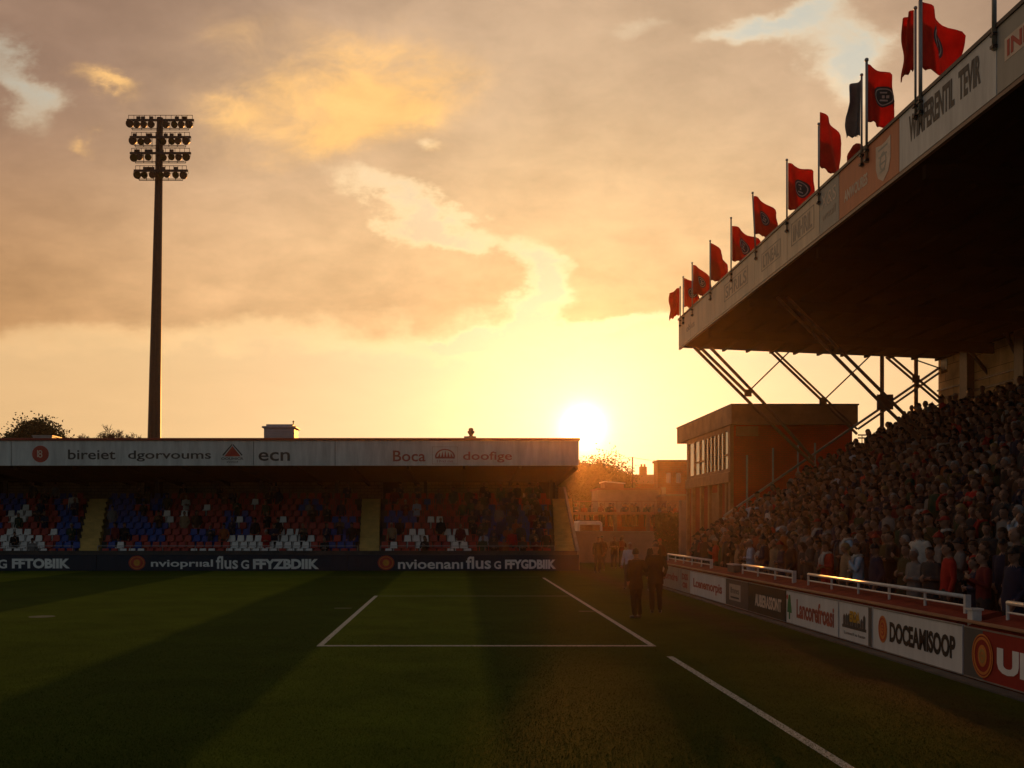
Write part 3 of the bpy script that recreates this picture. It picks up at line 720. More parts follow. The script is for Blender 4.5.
sh = [(c-0.36, 10.42), (c-0.36, 9.95), (c-0.25, 9.72), (c, 9.58), (c+0.25, 9.72), (c+0.36, 9.95), (c+0.36, 10.42), (c+0.1, 10.37), (c-0.1, 10.37)]
plate(mb, fr_r, sh, 0.002, 0.006, 0)
for k in range(4): plate(mb, fr_r, rect(c-0.24+0.03*k, c+0.22-0.04*k, 10.27-k*0.16, 10.31-k*0.16), 0.006, 0.009, 1)
ring(mb, fr_r, c, 10.0, 0.16, 0.2, 0.25, 0.006, 0.010, 1)
mb.build('crest', [M['pale_print'], M['fascia_grey']], pn)
pn = rpanel(23.38, 24.65, M['fascia_grey']); rt(pn, 'X&S', 24.5, 23.55, 10.08, 10.42, M['pale_print'], 0.0); rt(pn, 'wnuil', 24.45, 23.6, 9.78, 9.98, M['faint_print'], 0.0)
def boxed(pn, s, d0, d1, z0, z1):
    mb = MB()
    for q in (rect(-d0, -d1, z0, z0+0.025), rect(-d0, -d1, z1-0.025, z1), rect(-d0, -d0+0.04, z0, z1), rect(-d1-0.04, -d1, z0, z1)): plate(mb, fr_r, q, 0.002, 0.005)
    mb.build('frame_line', M['faint_print'], pn); rt(pn, s, d0-0.15, d1+0.15, z0+0.08, z1-0.08, M['faint_print'], 0.02)
pn = rpanel(24.65, 27.05, M['fascia_beige']); boxed(pn, 'INHRIL', 26.7, 25.0, 9.8, 10.4)
pn = rpanel(27.05, 30.0, M['fascia_beige']); boxed(pn, 'LTNEAL', 29.3, 27.6, 9.78, 10.3)
pn = rpanel(30.0, 34.7, M['fascia_beige']); boxed(pn, 'SHRILS', 33.4, 30.7, 9.8, 10.35)
pn = rpanel(34.7, TE+0.1, M['fascia_beige']); rt(pn, 'oblus', 38.9, 37.6, 9.85, 10.1, M['faint_print'], 0.02)
# terrace of the right stand
NT = 20; TR = 0.48; RISE = 0.268
def tx(i): return 8.77+TR*i
def tz(i): return 0.22+RISE*i
poly = [(8.72, 0.0), (8.72, tz(0))]
for i in range(NT):
    poly += [(tx(i+1)-0.05, tz(i)), (tx(i+1)-0.05, tz(i+1))] if i < NT-1 else [(WX, tz(i))]
poly.append((WX, 0.0))
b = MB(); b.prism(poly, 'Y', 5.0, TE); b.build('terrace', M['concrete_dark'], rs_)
b = MB(); b.box(WX, WX+0.4, 4.0, TE, 0, 9.06); b.build('back_wall', M['block_wall'], rs_)
b = MB()
for y in (37.4, 33.7, 28.0, 22.0): b.box(WX-0.28, WX-0.002, y, y+0.55, tz(NT-1), 9.0)
b.build_each('pilaster', M['brown_steel'], rs_)
b = MB()
for (z0, zz) in ((7.35, 7.42), (7.72, 7.78)): b.box(WX-0.06, WX-0.002, 5, 37.38, z0, zz); b.box(WX-0.06, WX-0.002, 37.97, TE, z0, zz)
b.build_each('wall_pipe', M['brown_steel'], rs_)
def pstrut(name, pts, r, m=None):
    b = MB(); b.tube([P(*q) for q in pts], r, 8); return b.build(name, m or M['brown_steel'], rs_)
E1 = 40.05
for q in (((693, 346, E1), (757, 410, E1), (814, 465, E1)), ((709, 346, E1), (762, 401, E1), (814, 460, E1)), ((700, 347, E1), (748, 394, E1))):
    pstrut('strut', q, 0.065)
pstrut('strut', ((769, 350, E1+0.1), (857, 434, E1+0.1)), 0.055); pstrut('strut', ((774, 350, E1+0.1), (857, 429, E1+0.1)), 0.045)
for q in (((777, 297, 31), (880, 402, 31), (917, 438, 31)), ((787, 297, 31), (890, 400, 31), (926, 436, 31))): pstrut('strut', q, 0.055)
for q in (((966, 346, 37), (1003, 392, 36.2)), ((1000, 322, 35), (1022, 366, 34.5))): pstrut('wall_brace', q, 0.07, M['dark_steel'])
pstrut('strut', ((886, 357, E1), (940, 403, E1)), 0.05); pstrut('strut', ((892, 357, E1), (940, 398, E1)), 0.05)
for q in (((790, 351, E1), (747, 393, E1)), ((872, 354, E1), (823, 401, E1)), ((916, 360, E1), (942, 369, E1))): pstrut('tie_rod', q, 0.028, M['dark_steel'])
pstrut('diagonal_rail', ((724, 516, E1+0.05), (939, 368, E1+0.05)), 0.05, M['galv']); pstrut('diagonal_rail', ((858, 429, E1+0.05), (939, 373, E1+0.05)), 0.045, M['galv'])
for (px, y0, y1, r) in ((882, 354, 470, 0.085), (916, 354, 440, 0.085)): pstrut('post', ((px, y0, E1+0.12), (px, y1, E1+0.12)), r)
b = MB(); c = P(885, 402, E1-0.08); b.box(c.x-0.32, c.x+0.32, c.y-0.03, c.y+0.03, c.z-0.3, c.z+0.3)
for dx in (-0.2, 0.2):
    for dz in (-0.18, 0.18): b.tube([(c.x+dx, c.y-0.06, c.z+dz), (c.x+dx, c.y-0.03, c.z+dz)], 0.05, 6)
b.build('gusset_plate', M['brown_steel'], rs_)
b = MB()
for q in ((748, 393), (531, 0), (823, 401), (916, 379)):
    if q[1]: c = P(q[0], q[1], E1-0.06); b.box(c.x-0.14, c.x+0.14, c.y-0.03, c.y+0.03, c.z-0.14, c.z+0.14)
b.build_each('node_plate', M['brown_steel'], rs_)
b = MB(); a = P(941, 355, E1-0.1); c = P(957, 374, E1-0.1)
b.box(a.x, c.x, a.y-0.5, a.y, c.z, c.z+0.12); b.box(c.x-0.1, c.x, a.y-0.5, a.y, c.z, a.z); b.box(a.x, a.x+0.06, a.y-0.5, a.y, c.z, a.z); b.build('wall_bracket', M['dark_steel'], rs_)
# end rails of the terrace
b = MB()
for (p0, p1) in (((858, 435, E1), (886, 435, E1)), ((886, 435, E1), (940, 404, E1)), ((858, 438, E1), (886, 438, E1)), ((886, 438, E1), (940, 408, E1))): b.tube([P(*p0), P(*p1)], 0.03, 6)
for px in range(862, 940, 6):
    yt = 435 if px < 886 else 435-(px-886)*31/54
    b.tube([P(px, yt, E1), P(px, yt+26, E1)], 0.018, 5)
b.build('end_rail', M['dark_steel'], rs_)
for (px, y0, y1) in ((747, 455, 527), (773, 448, 520), (798, 445, 510), (815, 443, 505)): pstrut('fence_post', ((px, y0, E1+0.1), (px, y1+30, E1+0.1)), 0.04, M['galv'])
b = MB()
for (p0, p1) in (((728, 519), (747, 519)), ((728, 525), (747, 525)), ((820, 460), (857, 460)), ((773, 500), (800, 500))): b.tube([P(*p0, E1+0.1), P(*p1, E1+0.1)], 0.025, 6)
b.tube([P(728, 519, E1+0.1), P(728, 540, E1+0.1)], 0.03, 6)
b.build_each('fence_rail', M['galv'], rs_)
# red front wall
b = MB(); b.prism([(7.98, 0.0), (7.98, 0.82), (8.06, 0.86), (8.62, 0.99), (8.72, 0.99), (8.72, 0.0)], 'Y', 5.0, 15.6)
b.prism([(7.98, 0.0), (7.98, 0.82), (8.06, 0.86), (8.62, 0.99), (8.72, 0.99), (8.72, 0.0)], 'Y', 16.0, 40.2)
b.build('front_wall', M['red_wall'], rs_)
b = MB(); b.box(7.94, 8.07, 5.0, 40.2, 0.862, 0.90); b.build('coping', M['wood_tan'], rs_, bevel=0.008)
# handrails on the red wall
def handrail(y0, y1, label, thick=False):
    t = empty('handrail', (8.4, (y0+y1)/2, 0.92)); tag(t, label, 'handrail', 'white handrails on the red front wall')
    b = MB(); b.tube([(8.4, y0, 1.2), (8.4, y1, 1.2)], 0.036, 8); b.build('top_rail', M['rail_white'], t, smooth=True)
    b = MB(); b.tube([(8.4, y0, 1.05), (8.4, y1, 1.05)], 0.018, 6); b.build('lower_rail', M['rail_white'], t)
    n = max(2, round((y1-y0)/1.5))
    for k in range(n+1):
        y = y0+(y1-y0)*k/n; b = MB()
        if k == 0: b.box(8.355, 8.445, y-0.02, y+0.05, 0.92, 1.235)
        else: b.tube([(8.4, y, 0.92), (8.4, y, 1.2)], 0.026, 6)
        b.build('post', M['rail_white'], t)
handrail(10.0, 15.25, 'white handrail nearest the camera, cut off by the right edge of the picture')
handrail(16.45, 23.9, 'long white handrail above the board with black letters, ending in a thick post')
handrail(24.9, 29.4, 'short white handrail, second from the red building, in front of mixed spectators')
handrail(33.0, 39.8, 'white handrail farthest along the red wall, beside the red building')
t = empty('gate_post', (8.55, 15.75, 0)); tag(t, 'short pale gate post in the gap between two handrails', 'gate post')
b = MB(); b.box(8.05, 8.2, 15.62, 15.78, 0, 1.05); b.build('post', M['rail_white'], t, bevel=0.01)
b = MB(); b.box(8.03, 8.22, 15.60, 15.80, 1.05, 1.08); b.build('cap', M['rail_white'], t)
t = empty('equipment_box', (8.35, 31.0, 0.9)); tag(t, 'small dark equipment box on the red wall in a gap between handrails', 'box')
b = MB(); b.box(8.3, 8.52, 30.0, 30.7, 0.94, 1.16); b.build('case', M['board_grey'], t, bevel=0.02)
b = MB(); b.box(8.28, 8.54, 29.98, 30.72, 1.16, 1.19); b.build('lid', M['rail_white'], t)
# ------------------------------------------------------------------ right perimeter boards
BX = 7.9
fb = Frame((BX, 0, 0), (0,-1,0), (0,0,1), (-1,0,0))
def rboard(y0, y1, m, label):
    t = empty('perimeter_board', (BX+0.03, (y0+y1)/2, 0)); tag(t, label, 'advertising board', 'boards along the right touchline')
    b = MB(); b.box(BX, BX+0.05, y0+0.015, y1-0.015, 0.04, 0.82); b.build('panel', m, t, bevel=0.005)
    b = MB()
    for z0, z1 in ((0.04, 0.06), (0.80, 0.822)): b.box(BX-0.008, BX-0.001, y0+0.015, y1-0.015, z0, z1)
    b.build('frame', M['galv'], t)
    return t
def bt(t, s, d0, d1, z0, z1, m, bold=0.03, w=0.002):
    mb = MB(); letters(mb, fb, s, -d0, -d1, z0, z1, w, w+0.005, bold=bold); return mb.build('lettering', m, t)
t = rboard(9.5, 15.6, M['board_red'], 'dark red board with round gold crest and white capitals at right edge')
mb = MB(); plate(mb, fb, rect(-15.58, -15.02, 0.06, 0.80), 0.002, 0.004); mb.build('end_panel', M['board_grey'], t)
emblem_round('crest', fb, -15.02, 0.42, 0.30, t, [M['board_red'], M['orange_print'], M['gold_print']], 0.33, 0.005)
mb = MB(); ring(mb, fb, -15.02, 0.42, 0.30, 0.33, 0.07, 0.010, 0.013); mb.build('crest_ring', M['orange_print'], t)
bt(t, 'UITARO', 14.62, 11.6, 0.22, 0.60, M['white_print'], 0.05)
t = rboard(15.62, 19.0, M['board_white'], 'white board with large black capitals and an orange oval emblem')
emblem_round('emblem', fb, -18.55, 0.45, 0.19, t, [M['orange_print'], M['red_print'], M['orange_print']], 0.25, 0.003)
bt(t, 'DOCEAMISOOP', 18.25, 15.85, 0.25, 0.62, M['black_print'], 0.04)
t = rboard(19.02, 20.68, M['board_white'], 'small white board with a town skyline picture, beside a dark strip')
mb = MB(); plate(mb, fb, rect(-19.2, -19.04, 0.06, 0.80), 0.002, 0.004); mb.build('dark_strip', M['board_grey'], t)
mb = MB()
plate(mb, fb, rect(-20.5, -19.3, 0.30, 0.36), 0.002, 0.005, 0)
random.seed(5)
for k in range(9):
    a = -20.45+k*0.125; h = 0.06+0.17*random.random(); plate(mb, fb, [(a, 0.36), (a+0.11, 0.36), (a+0.11, 0.36+h), (a+0.055, 0.41+h), (a, 0.36+h)], 0.002, 0.005, k % 2)
letters(mb, fb, 'ERDA', -20.1, -19.6, 0.44, 0.66, 0.006, 0.010, 0.04, 2)
letters(mb, fb, 'Lonneril xs hsusn', -20.4, -19.35, 0.17, 0.23, 0.002, 0.005, 0.0, 0)
mb.build('picture', [M['grey_print'], M['board_grey'], M['yellow_print']], t)
t = rboard(20.72, 24.0, M['board_white'], 'white board with red lettering and a green tree mark at its left')
bt(t, 'Lancorefroasi', 23.25, 20.95, 0.22, 0.66, M['dull_red_print'], 0.03)
mb = MB(); c = -23.75
plate(mb, fb, [(c-0.16, 0.30), (c+0.16, 0.30), (c+0.10, 0.52), (c+0.05, 0.72), (c-0.05, 0.72), (c-0.13, 0.5)], 0.002, 0.006, 0); plate(mb, fb, rect(c-0.04, c+0.04, 0.14, 0.30), 0.002, 0.006, 0)
plate(mb, fb, ellp(c-0.16, 0.66, 0.05, 0.06, 12), 0.002, 0.006, 1)
mb.build('tree_mark', [M['green_print'], M['red_print']], t)
t = rboard(24.02, 27.1, M['board_olive'], 'dark olive board with pale capitals')
bt(t, 'AUBERASSONT', 26.5, 24.35, 0.24, 0.56, M['pale_print'], 0.03)
t = rboard(27.12, 29.4, M['board_grey'], 'dark grey board with a pale inset plate')
mb = MB(); plate(mb, fb, rect(-29.0, -27.85, 0.22, 0.68), 0.002, 0.006, 0); letters(mb, fb, 'lfmnes', -28.85, -28.0, 0.42, 0.6, 0.006, 0.009, 0.0, 1); plate(mb, fb, rect(-28.85, -28.0, 0.28, 0.33), 0.006, 0.009, 1)
mb.build('inset', [M['fascia_grey'], M['grey_print']], t)
t = rboard(29.42, 33.9, M['board_white'], 'long white board with dull red lettering, beyond the dark grey board')
bt(t, 'Lcenemorpis', 33.4, 29.8, 0.22, 0.60, M['dull_red_print'], 0.03)
t = rboard(33.92, 35.4, M['board_beige'], 'small beige board with two lines of red print')
bt(t, 'DSS', 35.1, 34.2, 0.46, 0.68, M['dull_red_print'], 0.04); bt(t, 'cse', 35.0, 34.3, 0.18, 0.38, M['dull_red_print'], 0.04)
t = rboard(35.42, 38.6, M['board_beige'], 'beige board with faint lettering at the far end of the right touchline')
bt(t, 'horndre', 38.2, 35.8, 0.34, 0.62, M['dull_red_print'], 0.03)

# ------------------------------------------------------------------ flags on the right roof
def flag_mesh(w, h, seed, gather=0.0):
    rnd = random.Random(seed); nu, nv = 14, 16; vs = []
    ph = rnd.uniform(0, 6.28); amp = rnd.uniform(0.08, 0.15); sag = rnd.uniform(0.3, 0.75); k2 = rnd.uniform(5, 9)
    for j in range(nv+1):
        for i in range(nu+1):
            s = i/nu; t = j/nv
            fold = amp*math.sin(s*k2+ph+t*1.7)*s**0.6 + 0.035*math.sin(s*k2*2.3+t*4+ph*2)*s + 0.05*t*math.sin(s*11+ph)*s
            x = w*s*(1-gather*t*0.35)*(0.92+0.08*math.cos(s*5+ph)); z = h*(t-1) - sag*w*s*s*(0.4+0.6*t) + 0.03*math.sin(7*s+ph)*s
            z += (0.10*math.sin(s*4.2+ph)+0.035*math.sin(s*13+ph*3))*s*(1-t)
            x += 0.10*w*(t-0.5)*math.sin(ph)*s + 0.03*math.sin(t*9+ph)*s
            if t < 0.05: z += 0.025*math.sin(s*23+ph)
            y = fold + 0.03*math.sin(t*6+s*3+ph)*s
            vs.append((x, y, z))
    fs = [(j*(nu+1)+i, j*(nu+1)+i+1, (j+1)*(nu+1)+i+1, (j+1)*(nu+1)+i) for j in range(nv) for i in range(nu)]
    return vs, fs, nu, nv
def flag(px, py_top, py_flag_top, wpx, hpx, seed, label, emblem=True, m='flag_red', yaw=0.0, lean=0.0, pole_r=0.024, gather=0.0):
    y = 8.93*F/(px-457); X = 8.9
    k = y/F
    t = empty('flag', (X, y, 10.25)); tag(t, label, 'flag', 'flags along the right roof edge')
    ztop = PZ(py_top, y)
    b = MB(); b.tube([(X, y, 10.25), (X+lean*(ztop-10.25), y, ztop)], pole_r, 8); b.ell((X+lean*(ztop-10.25), y, ztop), (pole_r*1.6,)*3, 8, 5); pole = b.build('pole', M['galv'], t, smooth=True)
    b = MB(); b.box(X-0.05, X+0.05, y-0.05, y+0.05, 10.28, 10.33); b.box(X-0.05, X+0.05, y-0.05, y+0.05, 10.48, 10.53); b.build_each('bracket', M['dark_steel'], pole)
    zt = PZ(py_flag_top, y); w = wpx*k/math.cos(yaw)*1.2; h = hpx*k*1.1
    vs, fs, nu, nv = flag_mesh(abs(w), h, seed, gather); sgn = 1 if w > 0 else -1
    ca, sa = math.cos(yaw), math.sin(yaw)
    def tr(v): return Vector((X+lean*(zt-10.25)+sgn*(v[0]*ca - v[1]*sa)+0.03*sgn, y+v[0]*sa+v[1]*ca, zt+v[2]))
    pts = [tr(v) for v in vs]
    mb = MB(); mb.add(pts, fs); cl = mb.build('cloth', M[m], t, smooth=True)
    so2 = cl.modifiers.new('thickness', 'SOLIDIFY'); so2.thickness = 0.006
    if emblem:
        mb = MB()
        def surf(s, q):
            i = min(nu-1, int(s*nu)); j = min(nv-1, int(q*nv)); fi = s*nu-i; fj = q*nv-j
            a = pts[j*(nu+1)+i]; b_ = pts[j*(nu+1)+i+1]; c = pts[(j+1)*(nu+1)+i]; d = pts[(j+1)*(nu+1)+i+1]
            return (a*(1-fi)+b_*fi)*(1-fj)+(c*(1-fi)+d*fi)*fj + Vector((0, -0.012, 0))
        n = 20; rr = 0.23
        def circ(r): return [surf(0.5+r*math.cos(2*math.pi*q/n), 0.56+r*abs(w)/h*1.15*math.sin(2*math.pi*q/n)) for q in range(n)]
        for r0, r1, mi in ((rr, rr*0.82, 0), (rr*0.82, rr*0.72, 1), (rr*0.72, 0.0, 0)):
            o, i = circ(r0), circ(r1)
            mb.add(o+i, [(q, (q+1) % n, n+(q+1) % n, n+q) for q in range(n)], mi)
        for cx, cy, hw, hh in ((0, -0.42, 0.34, 0.09), (-0.3, 0, 0.1, 0.16), (0.02, 0.02, 0.1, 0.16), (0.32, 0, 0.1, 0.16), (0, 0.44, 0.26, 0.08)):
            mb.add([surf(0.5+(cx+sx_*hw)*rr, 0.56+(cy+sy_*hh)*rr*abs(w)/h)+Vector((0, -0.006, 0)) for sx_, sy_ in ((-1,-1),(1,-1),(1,1),(-1,1))], [(0,1,2,3)], 1)
        mb.build('emblem', [M['grey_print'], M['pale_print']], cl)
    return t
# pole nearest the camera: its flag flies above the picture
flag(996, -95, -92, 40, 40, 1, 'tall bare looking pole at the top right corner, its flag above the picture', False, pole_r=0.04)
flag(922, -3, 2, 40, 60, 3, 'large red flag with round badge on the front pole, nearest the camera', True, yaw=0.5, pole_r=0.038)
flag(917, 8, 10, -7, 55, 4, 'narrow red flag hanging close behind the large front flag', False, yaw=0.9)
flag(868, 60, 64, 31, 52, 5, 'red flag with a dark round badge, second from the near end', True, yaw=0.35, pole_r=0.03)
flag(863, 75, 80, -7, 50, 6, 'faded grey banner folded behind the second red flag', False, 'flag_blue', yaw=0.9)
flag(820, 124, 112, 27, 50, 7, 'dark red flag, third along the roof, hanging nearly straight', False, yaw=0.6)
flag(788, 160, 163, 27, 42, 9, 'red flag with badge and frayed lower edge, fourth along the roof', True, yaw=0.35)
flag(757, 193, 196, 21, 34, 11, 'red flag on a leaning pole, fifth along the roof, with pale corner', True, yaw=0.3, lean=-0.05)
flag(732, 218, 226, 24, 32, 13, 'broad red flag with badge, sixth along the roof', True, yaw=0.2)
flag(711, 241, 243, 22, 34, 15, 'red flag with a raised folded peak, seventh along the roof', False, yaw=0.5, gather=0.6)
flag(693, 263, 265, 17, 26, 17, 'red flag with badge, third from the far roof corner', True, yaw=0.3)
flag(684, 277, 278, 16, 26, 19, 'red flag with crumpled cloth, second from the far roof corner', True, yaw=0.3)
flag(681, 287, 288, -8, 25, 21, 'small red flag on the far roof corner, blowing left', False, yaw=0.2)
t = empty('rolled_flag', (8.95, 22.3, 10.62)); tag(t, 'small bundle of red flag cloth lying on the roof edge', 'flag')
b = MB(); b.tube([(8.98, 22.1, 10.69), (8.97, 22.4, 10.80), (8.98, 22.75, 10.76), (9.0, 23.0, 10.68)], [0.05, 0.13, 0.11, 0.03], 10); b.build('cloth', M['flag_red'], t, smooth=True)

# ------------------------------------------------------------------ red building
rb = empty('red_building', (14.2, 46, 0)); tag(rb, 'red brick control building with flat overhanging roof and a strip of tall windows', 'building')
BXL, BXR, BY0, BY1 = 11.47, 16.6, 42.0, 50.0
b = MB(); b.box(BXL+0.15, BXR, BY0, BY0+0.3, 0, 6.55); b.build('front_wall', M['brick_red'], rb)
b = MB(); b.box(BXL+0.35, BXR, BY0+0.3, BY1, 0, 6.55); b.box(BXL+0.12, BXL+0.35, BY0+0.3, BY1, 0, 4.2); b.build('side_wall', M['brick_red_side'], rb)
b = MB(); b.box(BXL-0.08, BXR+0.05, BY0-0.5, BY1+1.8, 6.55, 7.33); roofb = b.build('roof', M['slab_tan'], rb, bevel=0.02)
b = MB(); b.box(BXL-0.11, BXR+0.08, BY0-0.53, BY1+1.83, 7.33, 7.39); b.build('roof_trim', M['dark_steel'], roofb)
b = MB(); b.box(BXL-0.06, BXL+0.35, BY0+0.02, BY1, 4.15, 4.6); b.build('ledge', M['wood_tan'], rb, bevel=0.02)
b = MB(); b.box(BXL, BXL+0.15, BY0, BY0+0.3, 0, 6.55); b.build('corner_post', M['wood_tan'], rb)
ys = [42.3, 43.1, 43.75, 44.4, 45.05, 45.7, 46.35, 47.3, 48.4, 49.6]
for i in range(len(ys)-1):
    b = MB(); b.box(BXL+0.02, BXL+0.14, ys[i], ys[i]+0.12, 4.6, 6.55); b.box(BXL+0.02, BXL+0.14, ys[i]+0.12, ys[i+1], 4.6, 4.75); b.box(BXL+0.02, BXL+0.14, ys[i]+0.12, ys[i+1], 6.35, 6.55)
    if i in (0, 6, 7): b.box(BXL+0.03, BXL+0.13, ys[i]+0.12, ys[i+1], 5.3, 5.38)
    w_ = b.build('window', M['wood_tan'], rb)
    b = MB(); b.box(BXL+0.07, BXL+0.09, ys[i]+0.12, ys[i+1], 4.75, 6.35); b.build('pane', M['glass'], w_)
b = MB(); b.box(BXL+0.02, BXL+0.35, 49.6, BY1, 4.6, 6.55); b.build('window_end', M['wood_tan'], rb)
for y in (42.5, 43.7, 45.4, 46.9, 48.6, 49.7):
    b = MB(); b.box(BXL-0.02, BXL+0.12, y, y+0.28, 0, 4.15); b.build('pilaster', M['wood_tan'], rb)
b = MB(); b.box(BXL+0.09, BXL+0.118, 43.98, 45.4, 0, 3.8); d_ = b.build('door', M['wood_tan'], rb)
b = MB(); b.box(BXL+0.04, BXL+0.088, 44.1, 44.18, 1.0, 1.25); b.build('handle', M['dark_steel'], d_)
b = MB(); b.box(BXL+0.02, BXL+0.1, 42.95, 43.3, 1.9, 2.7); b.build('notice', M['vent_grey'], rb)
b = MB(); b.box(BXL+0.25, BXL+1.15, BY0-0.12, BY0-0.002, 6.1, 6.5); b.build('wall_box', M['slab_tan'], rb)
# ------------------------------------------------------------------ beyond the corner
pw = empty('boundary_wall', (10.2, 63, 0)); tag(pw, 'low pale rendered wall across the corner gap beneath the dark canopy', 'wall')
b = MB(); b.box(7.0, PX(655, 63), 63, 63.25, 0, PZ(532, 63)); b.build('panel', M['render_pale'], pw)
b = MB(); b.box(6.95, PX(655, 63)+0.05, 62.95, 63.3, PZ(532, 63), PZ(532, 63)+0.06); b.build('coping', M['concrete'], pw)
van = empty('parked_van', (PX(590, 68), 68, 0)); tag(van, 'pale van roof showing above the low wall in the corner gap', 'van')
x0, x1 = PX(577, 67), PX(603, 67); zt = PZ(521, 67)
b = MB(); b.prism([(x0, 0.45), (x1, 0.45), (x1, 1.1), (x1-0.05, zt-0.12), (x1-0.2, zt), (x0+0.2, zt), (x0+0.05, zt-0.12), (x0, 1.1)], 'Y', 67, 71.6); bd = b.build('body', M['van_white'], van, bevel=0.05)
b = MB(); b.box(x0+0.2, x1-0.2, 66.97, 66.998, zt-0.85, zt-0.25); b.build('rear_window', M['glass'], van)
for xx in (x0+0.02, x1-0.24):
    for yy in (68.0, 70.6):
        b = MB(); b.tube([(xx, yy, 0.33), (xx+0.22, yy, 0.33)], 0.33, 16); b.build('wheel', M['rubber'], van)
b = MB(); b.box(x0+0.3, x1-0.3, 67.6, 69.5, zt, zt+0.06); b.build('roof_rack', M['dark_steel'], van)
cn = empty('canopy_terrace', (11.5, 76, 0)); tag(cn, 'dark open fronted terrace block with thin roof edge across the corner gap', 'building')
zc = PZ(512, 72)
b = MB(); b.box(5.0, PX(682, 72), 72, 84, zc-0.18, zc+0.0); b.build('roof_edge', M['render_pink'], cn)
b = MB(); b.box(5.0, PX(682, 72), 78, 78.3, 0, zc-0.18); b.build('back_wall', M['brick_brown'], cn)
for px in (582, 615, 648, 678):
    b = MB(); b.box(PX(px, 72.4)-0.12, PX(px, 72.4)+0.12, 72.2, 72.45, 0, zc-0.18); b.build('column', M['brown_steel'], cn)
b = MB(); b.box(5.0, PX(682, 72), 72.1, 72.18, zc+0.75, zc+0.8)
for k in range(13): b.box(5.2+k*0.9, 5.25+k*0.9, 72.1, 72.17, zc, zc+0.75)
b.build('railing', M['brown_steel'], cn)
b = MB(); b.box(PX(681, 56), PX(690, 56), 56, 56.6, 0, PZ(500, 56)); t = b.build('gate_pier', M['render_pale'], None, (PX(685, 56), 56.3, 0), bevel=0.02); tag(t, 'square rendered pier beside the side of the red building', 'pier')
# houses behind
def house(x0, x1, y0, y1, z1, ridge, wm, label, chim=None, wins=()):
    t = empty('house', ((x0+x1)/2, (y0+y1)/2, 0)); tag(t, label, 'house', 'houses beyond the corner gap')
    b = MB(); b.box(x0, x1, y0, y1, 0, z1); b.build('wall', wm, t)
    ym = (y0+y1)/2
    b = MB(); b.prism([(y0-0.3, z1), (y1+0.3, z1), (ym, ridge)], 'X', x0-0.2, x1+0.2); rf = b.build('roof', M['tile_roof'], t)
    for c in (chim or []):
        b = MB(); b.box(c-0.4, c+0.4, ym-0.3, ym+0.3, ridge-0.8, ridge+0.9); b.tube([(c-0.18, ym, ridge+0.9), (c-0.18, ym, ridge+1.2)], 0.12, 8); b.tube([(c+0.18, ym, ridge+0.9), (c+0.18, ym, ridge+1.2)], 0.12, 8); b.build('chimney', M['brick_brown'], rf)
    for (wx, wz) in wins:
        b = MB(); b.box(wx-0.5, wx+0.5, y0-0.06, y0-0.002, wz, wz+1.3); w_ = b.build('window', M['white_paint'], t)
        b = MB(); b.box(wx-0.42, wx-0.03, y0-0.07, y0-0.06, wz+0.08, wz+1.2); b.box(wx+0.03, wx+0.42, y0-0.07, y0-0.06, wz+0.08, wz+1.2); b.build('pane', M['glass'], w_)
house(PX(626, 112), PX(660, 112), 112, 120, PZ(484, 112), PZ(474.5, 116), M['brick_brown'], 'brown house with tiled roof and chimney beside the glowing tree', [PX(643, 116)], [(PX(634, 112), 3.6), (PX(650, 112), 3.6)])
house(PX(566, 118), PX(612, 118), 118, 126, PZ(492, 118), PZ(480, 122), M['render_pink'], 'low pink rendered house half hidden behind the glowing tree', [PX(600, 122)], [(PX(604, 118), 3.2)])
t = empty('brick_block', (PX(676, 90), 94, 0)); tag(t, 'flat roofed brown brick block left of the red building', 'building')
b = MB(); b.box(PX(658, 90), PX(706, 90), 90, 92, 0, PZ(462, 90)); b.build('wall', M['brick_brown'], t)
b = MB(); b.box(PX(657, 90), PX(707, 90), 89.8, 92.2, PZ(462, 90), PZ(460, 90)); b.build('parapet', M['tile_roof'], t)
for px in (666, 676):
    b = MB(); b.box(PX(px, 90), PX(px+4.5, 90), 89.93, 89.998, PZ(483, 90), PZ(473, 90)); b.build('window', M['glass'], t)
t = empty('low_building', (PX(638, 84), 86, 0)); tag(t, 'low pale flat roofed building with square end pillar behind the terrace', 'building')
b = MB(); b.box(PX(598, 84), PX(660, 84), 84, 88, 0, PZ(490, 84)); b.build('wall', M['render_pale'], t)
b = MB(); b.box(PX(597, 84), PX(661, 84), 83.8, 88.2, PZ(490, 84), PZ(488, 84)); b.build('roof', M['render_pink'], t)
b = MB(); b.box(PX(661, 84)+0.002, PX(665, 84), 83.6, 84.4, 0, PZ(487.5, 84)); b.build('pillar', M['render_pale'], t)
t = empty('shed', (PX(592, 86), 90, 0)); tag(t, 'small pale lean-to shed beside the glowing tree', 'shed')
b = MB(); b.prism([(PX(605, 92), 0), (PX(624, 92), 0), (PX(624, 92), PZ(484, 92)), (PX(605, 92), PZ(482, 92))], 'Y', 92, 95); b.build('wall', M['render_pink'], t)
b = MB(); b.prism([(PX(604, 92), PZ(482, 92)), (PX(625, 92), PZ(484, 92)), (PX(625, 92), PZ(483, 92)), (PX(604, 92), PZ(481, 92))], 'Y', 91.8, 95.2); b.build('roof', M['white_paint'], t)
t = empty('garage', (PX(678, 80), 82, 0)); tag(t, 'low pale garage roof between the brick block and the terrace', 'garage')
b = MB(); b.box(PX(667, 80), PX(690, 80), 80, 86, 0, PZ(496, 80)); b.build('wall', M['render_pink'], t)
b = MB(); b.box(PX(666, 80), PX(691, 80), 79.8, 86.2, PZ(496, 80), PZ(494, 80)); b.build('roof', M['render_pale'], t)
t = empty('utility_pole', (PX(632.5, 100), 100, 0)); tag(t, 'thin utility pole with overhead wires above the distant rooftops', 'pole')
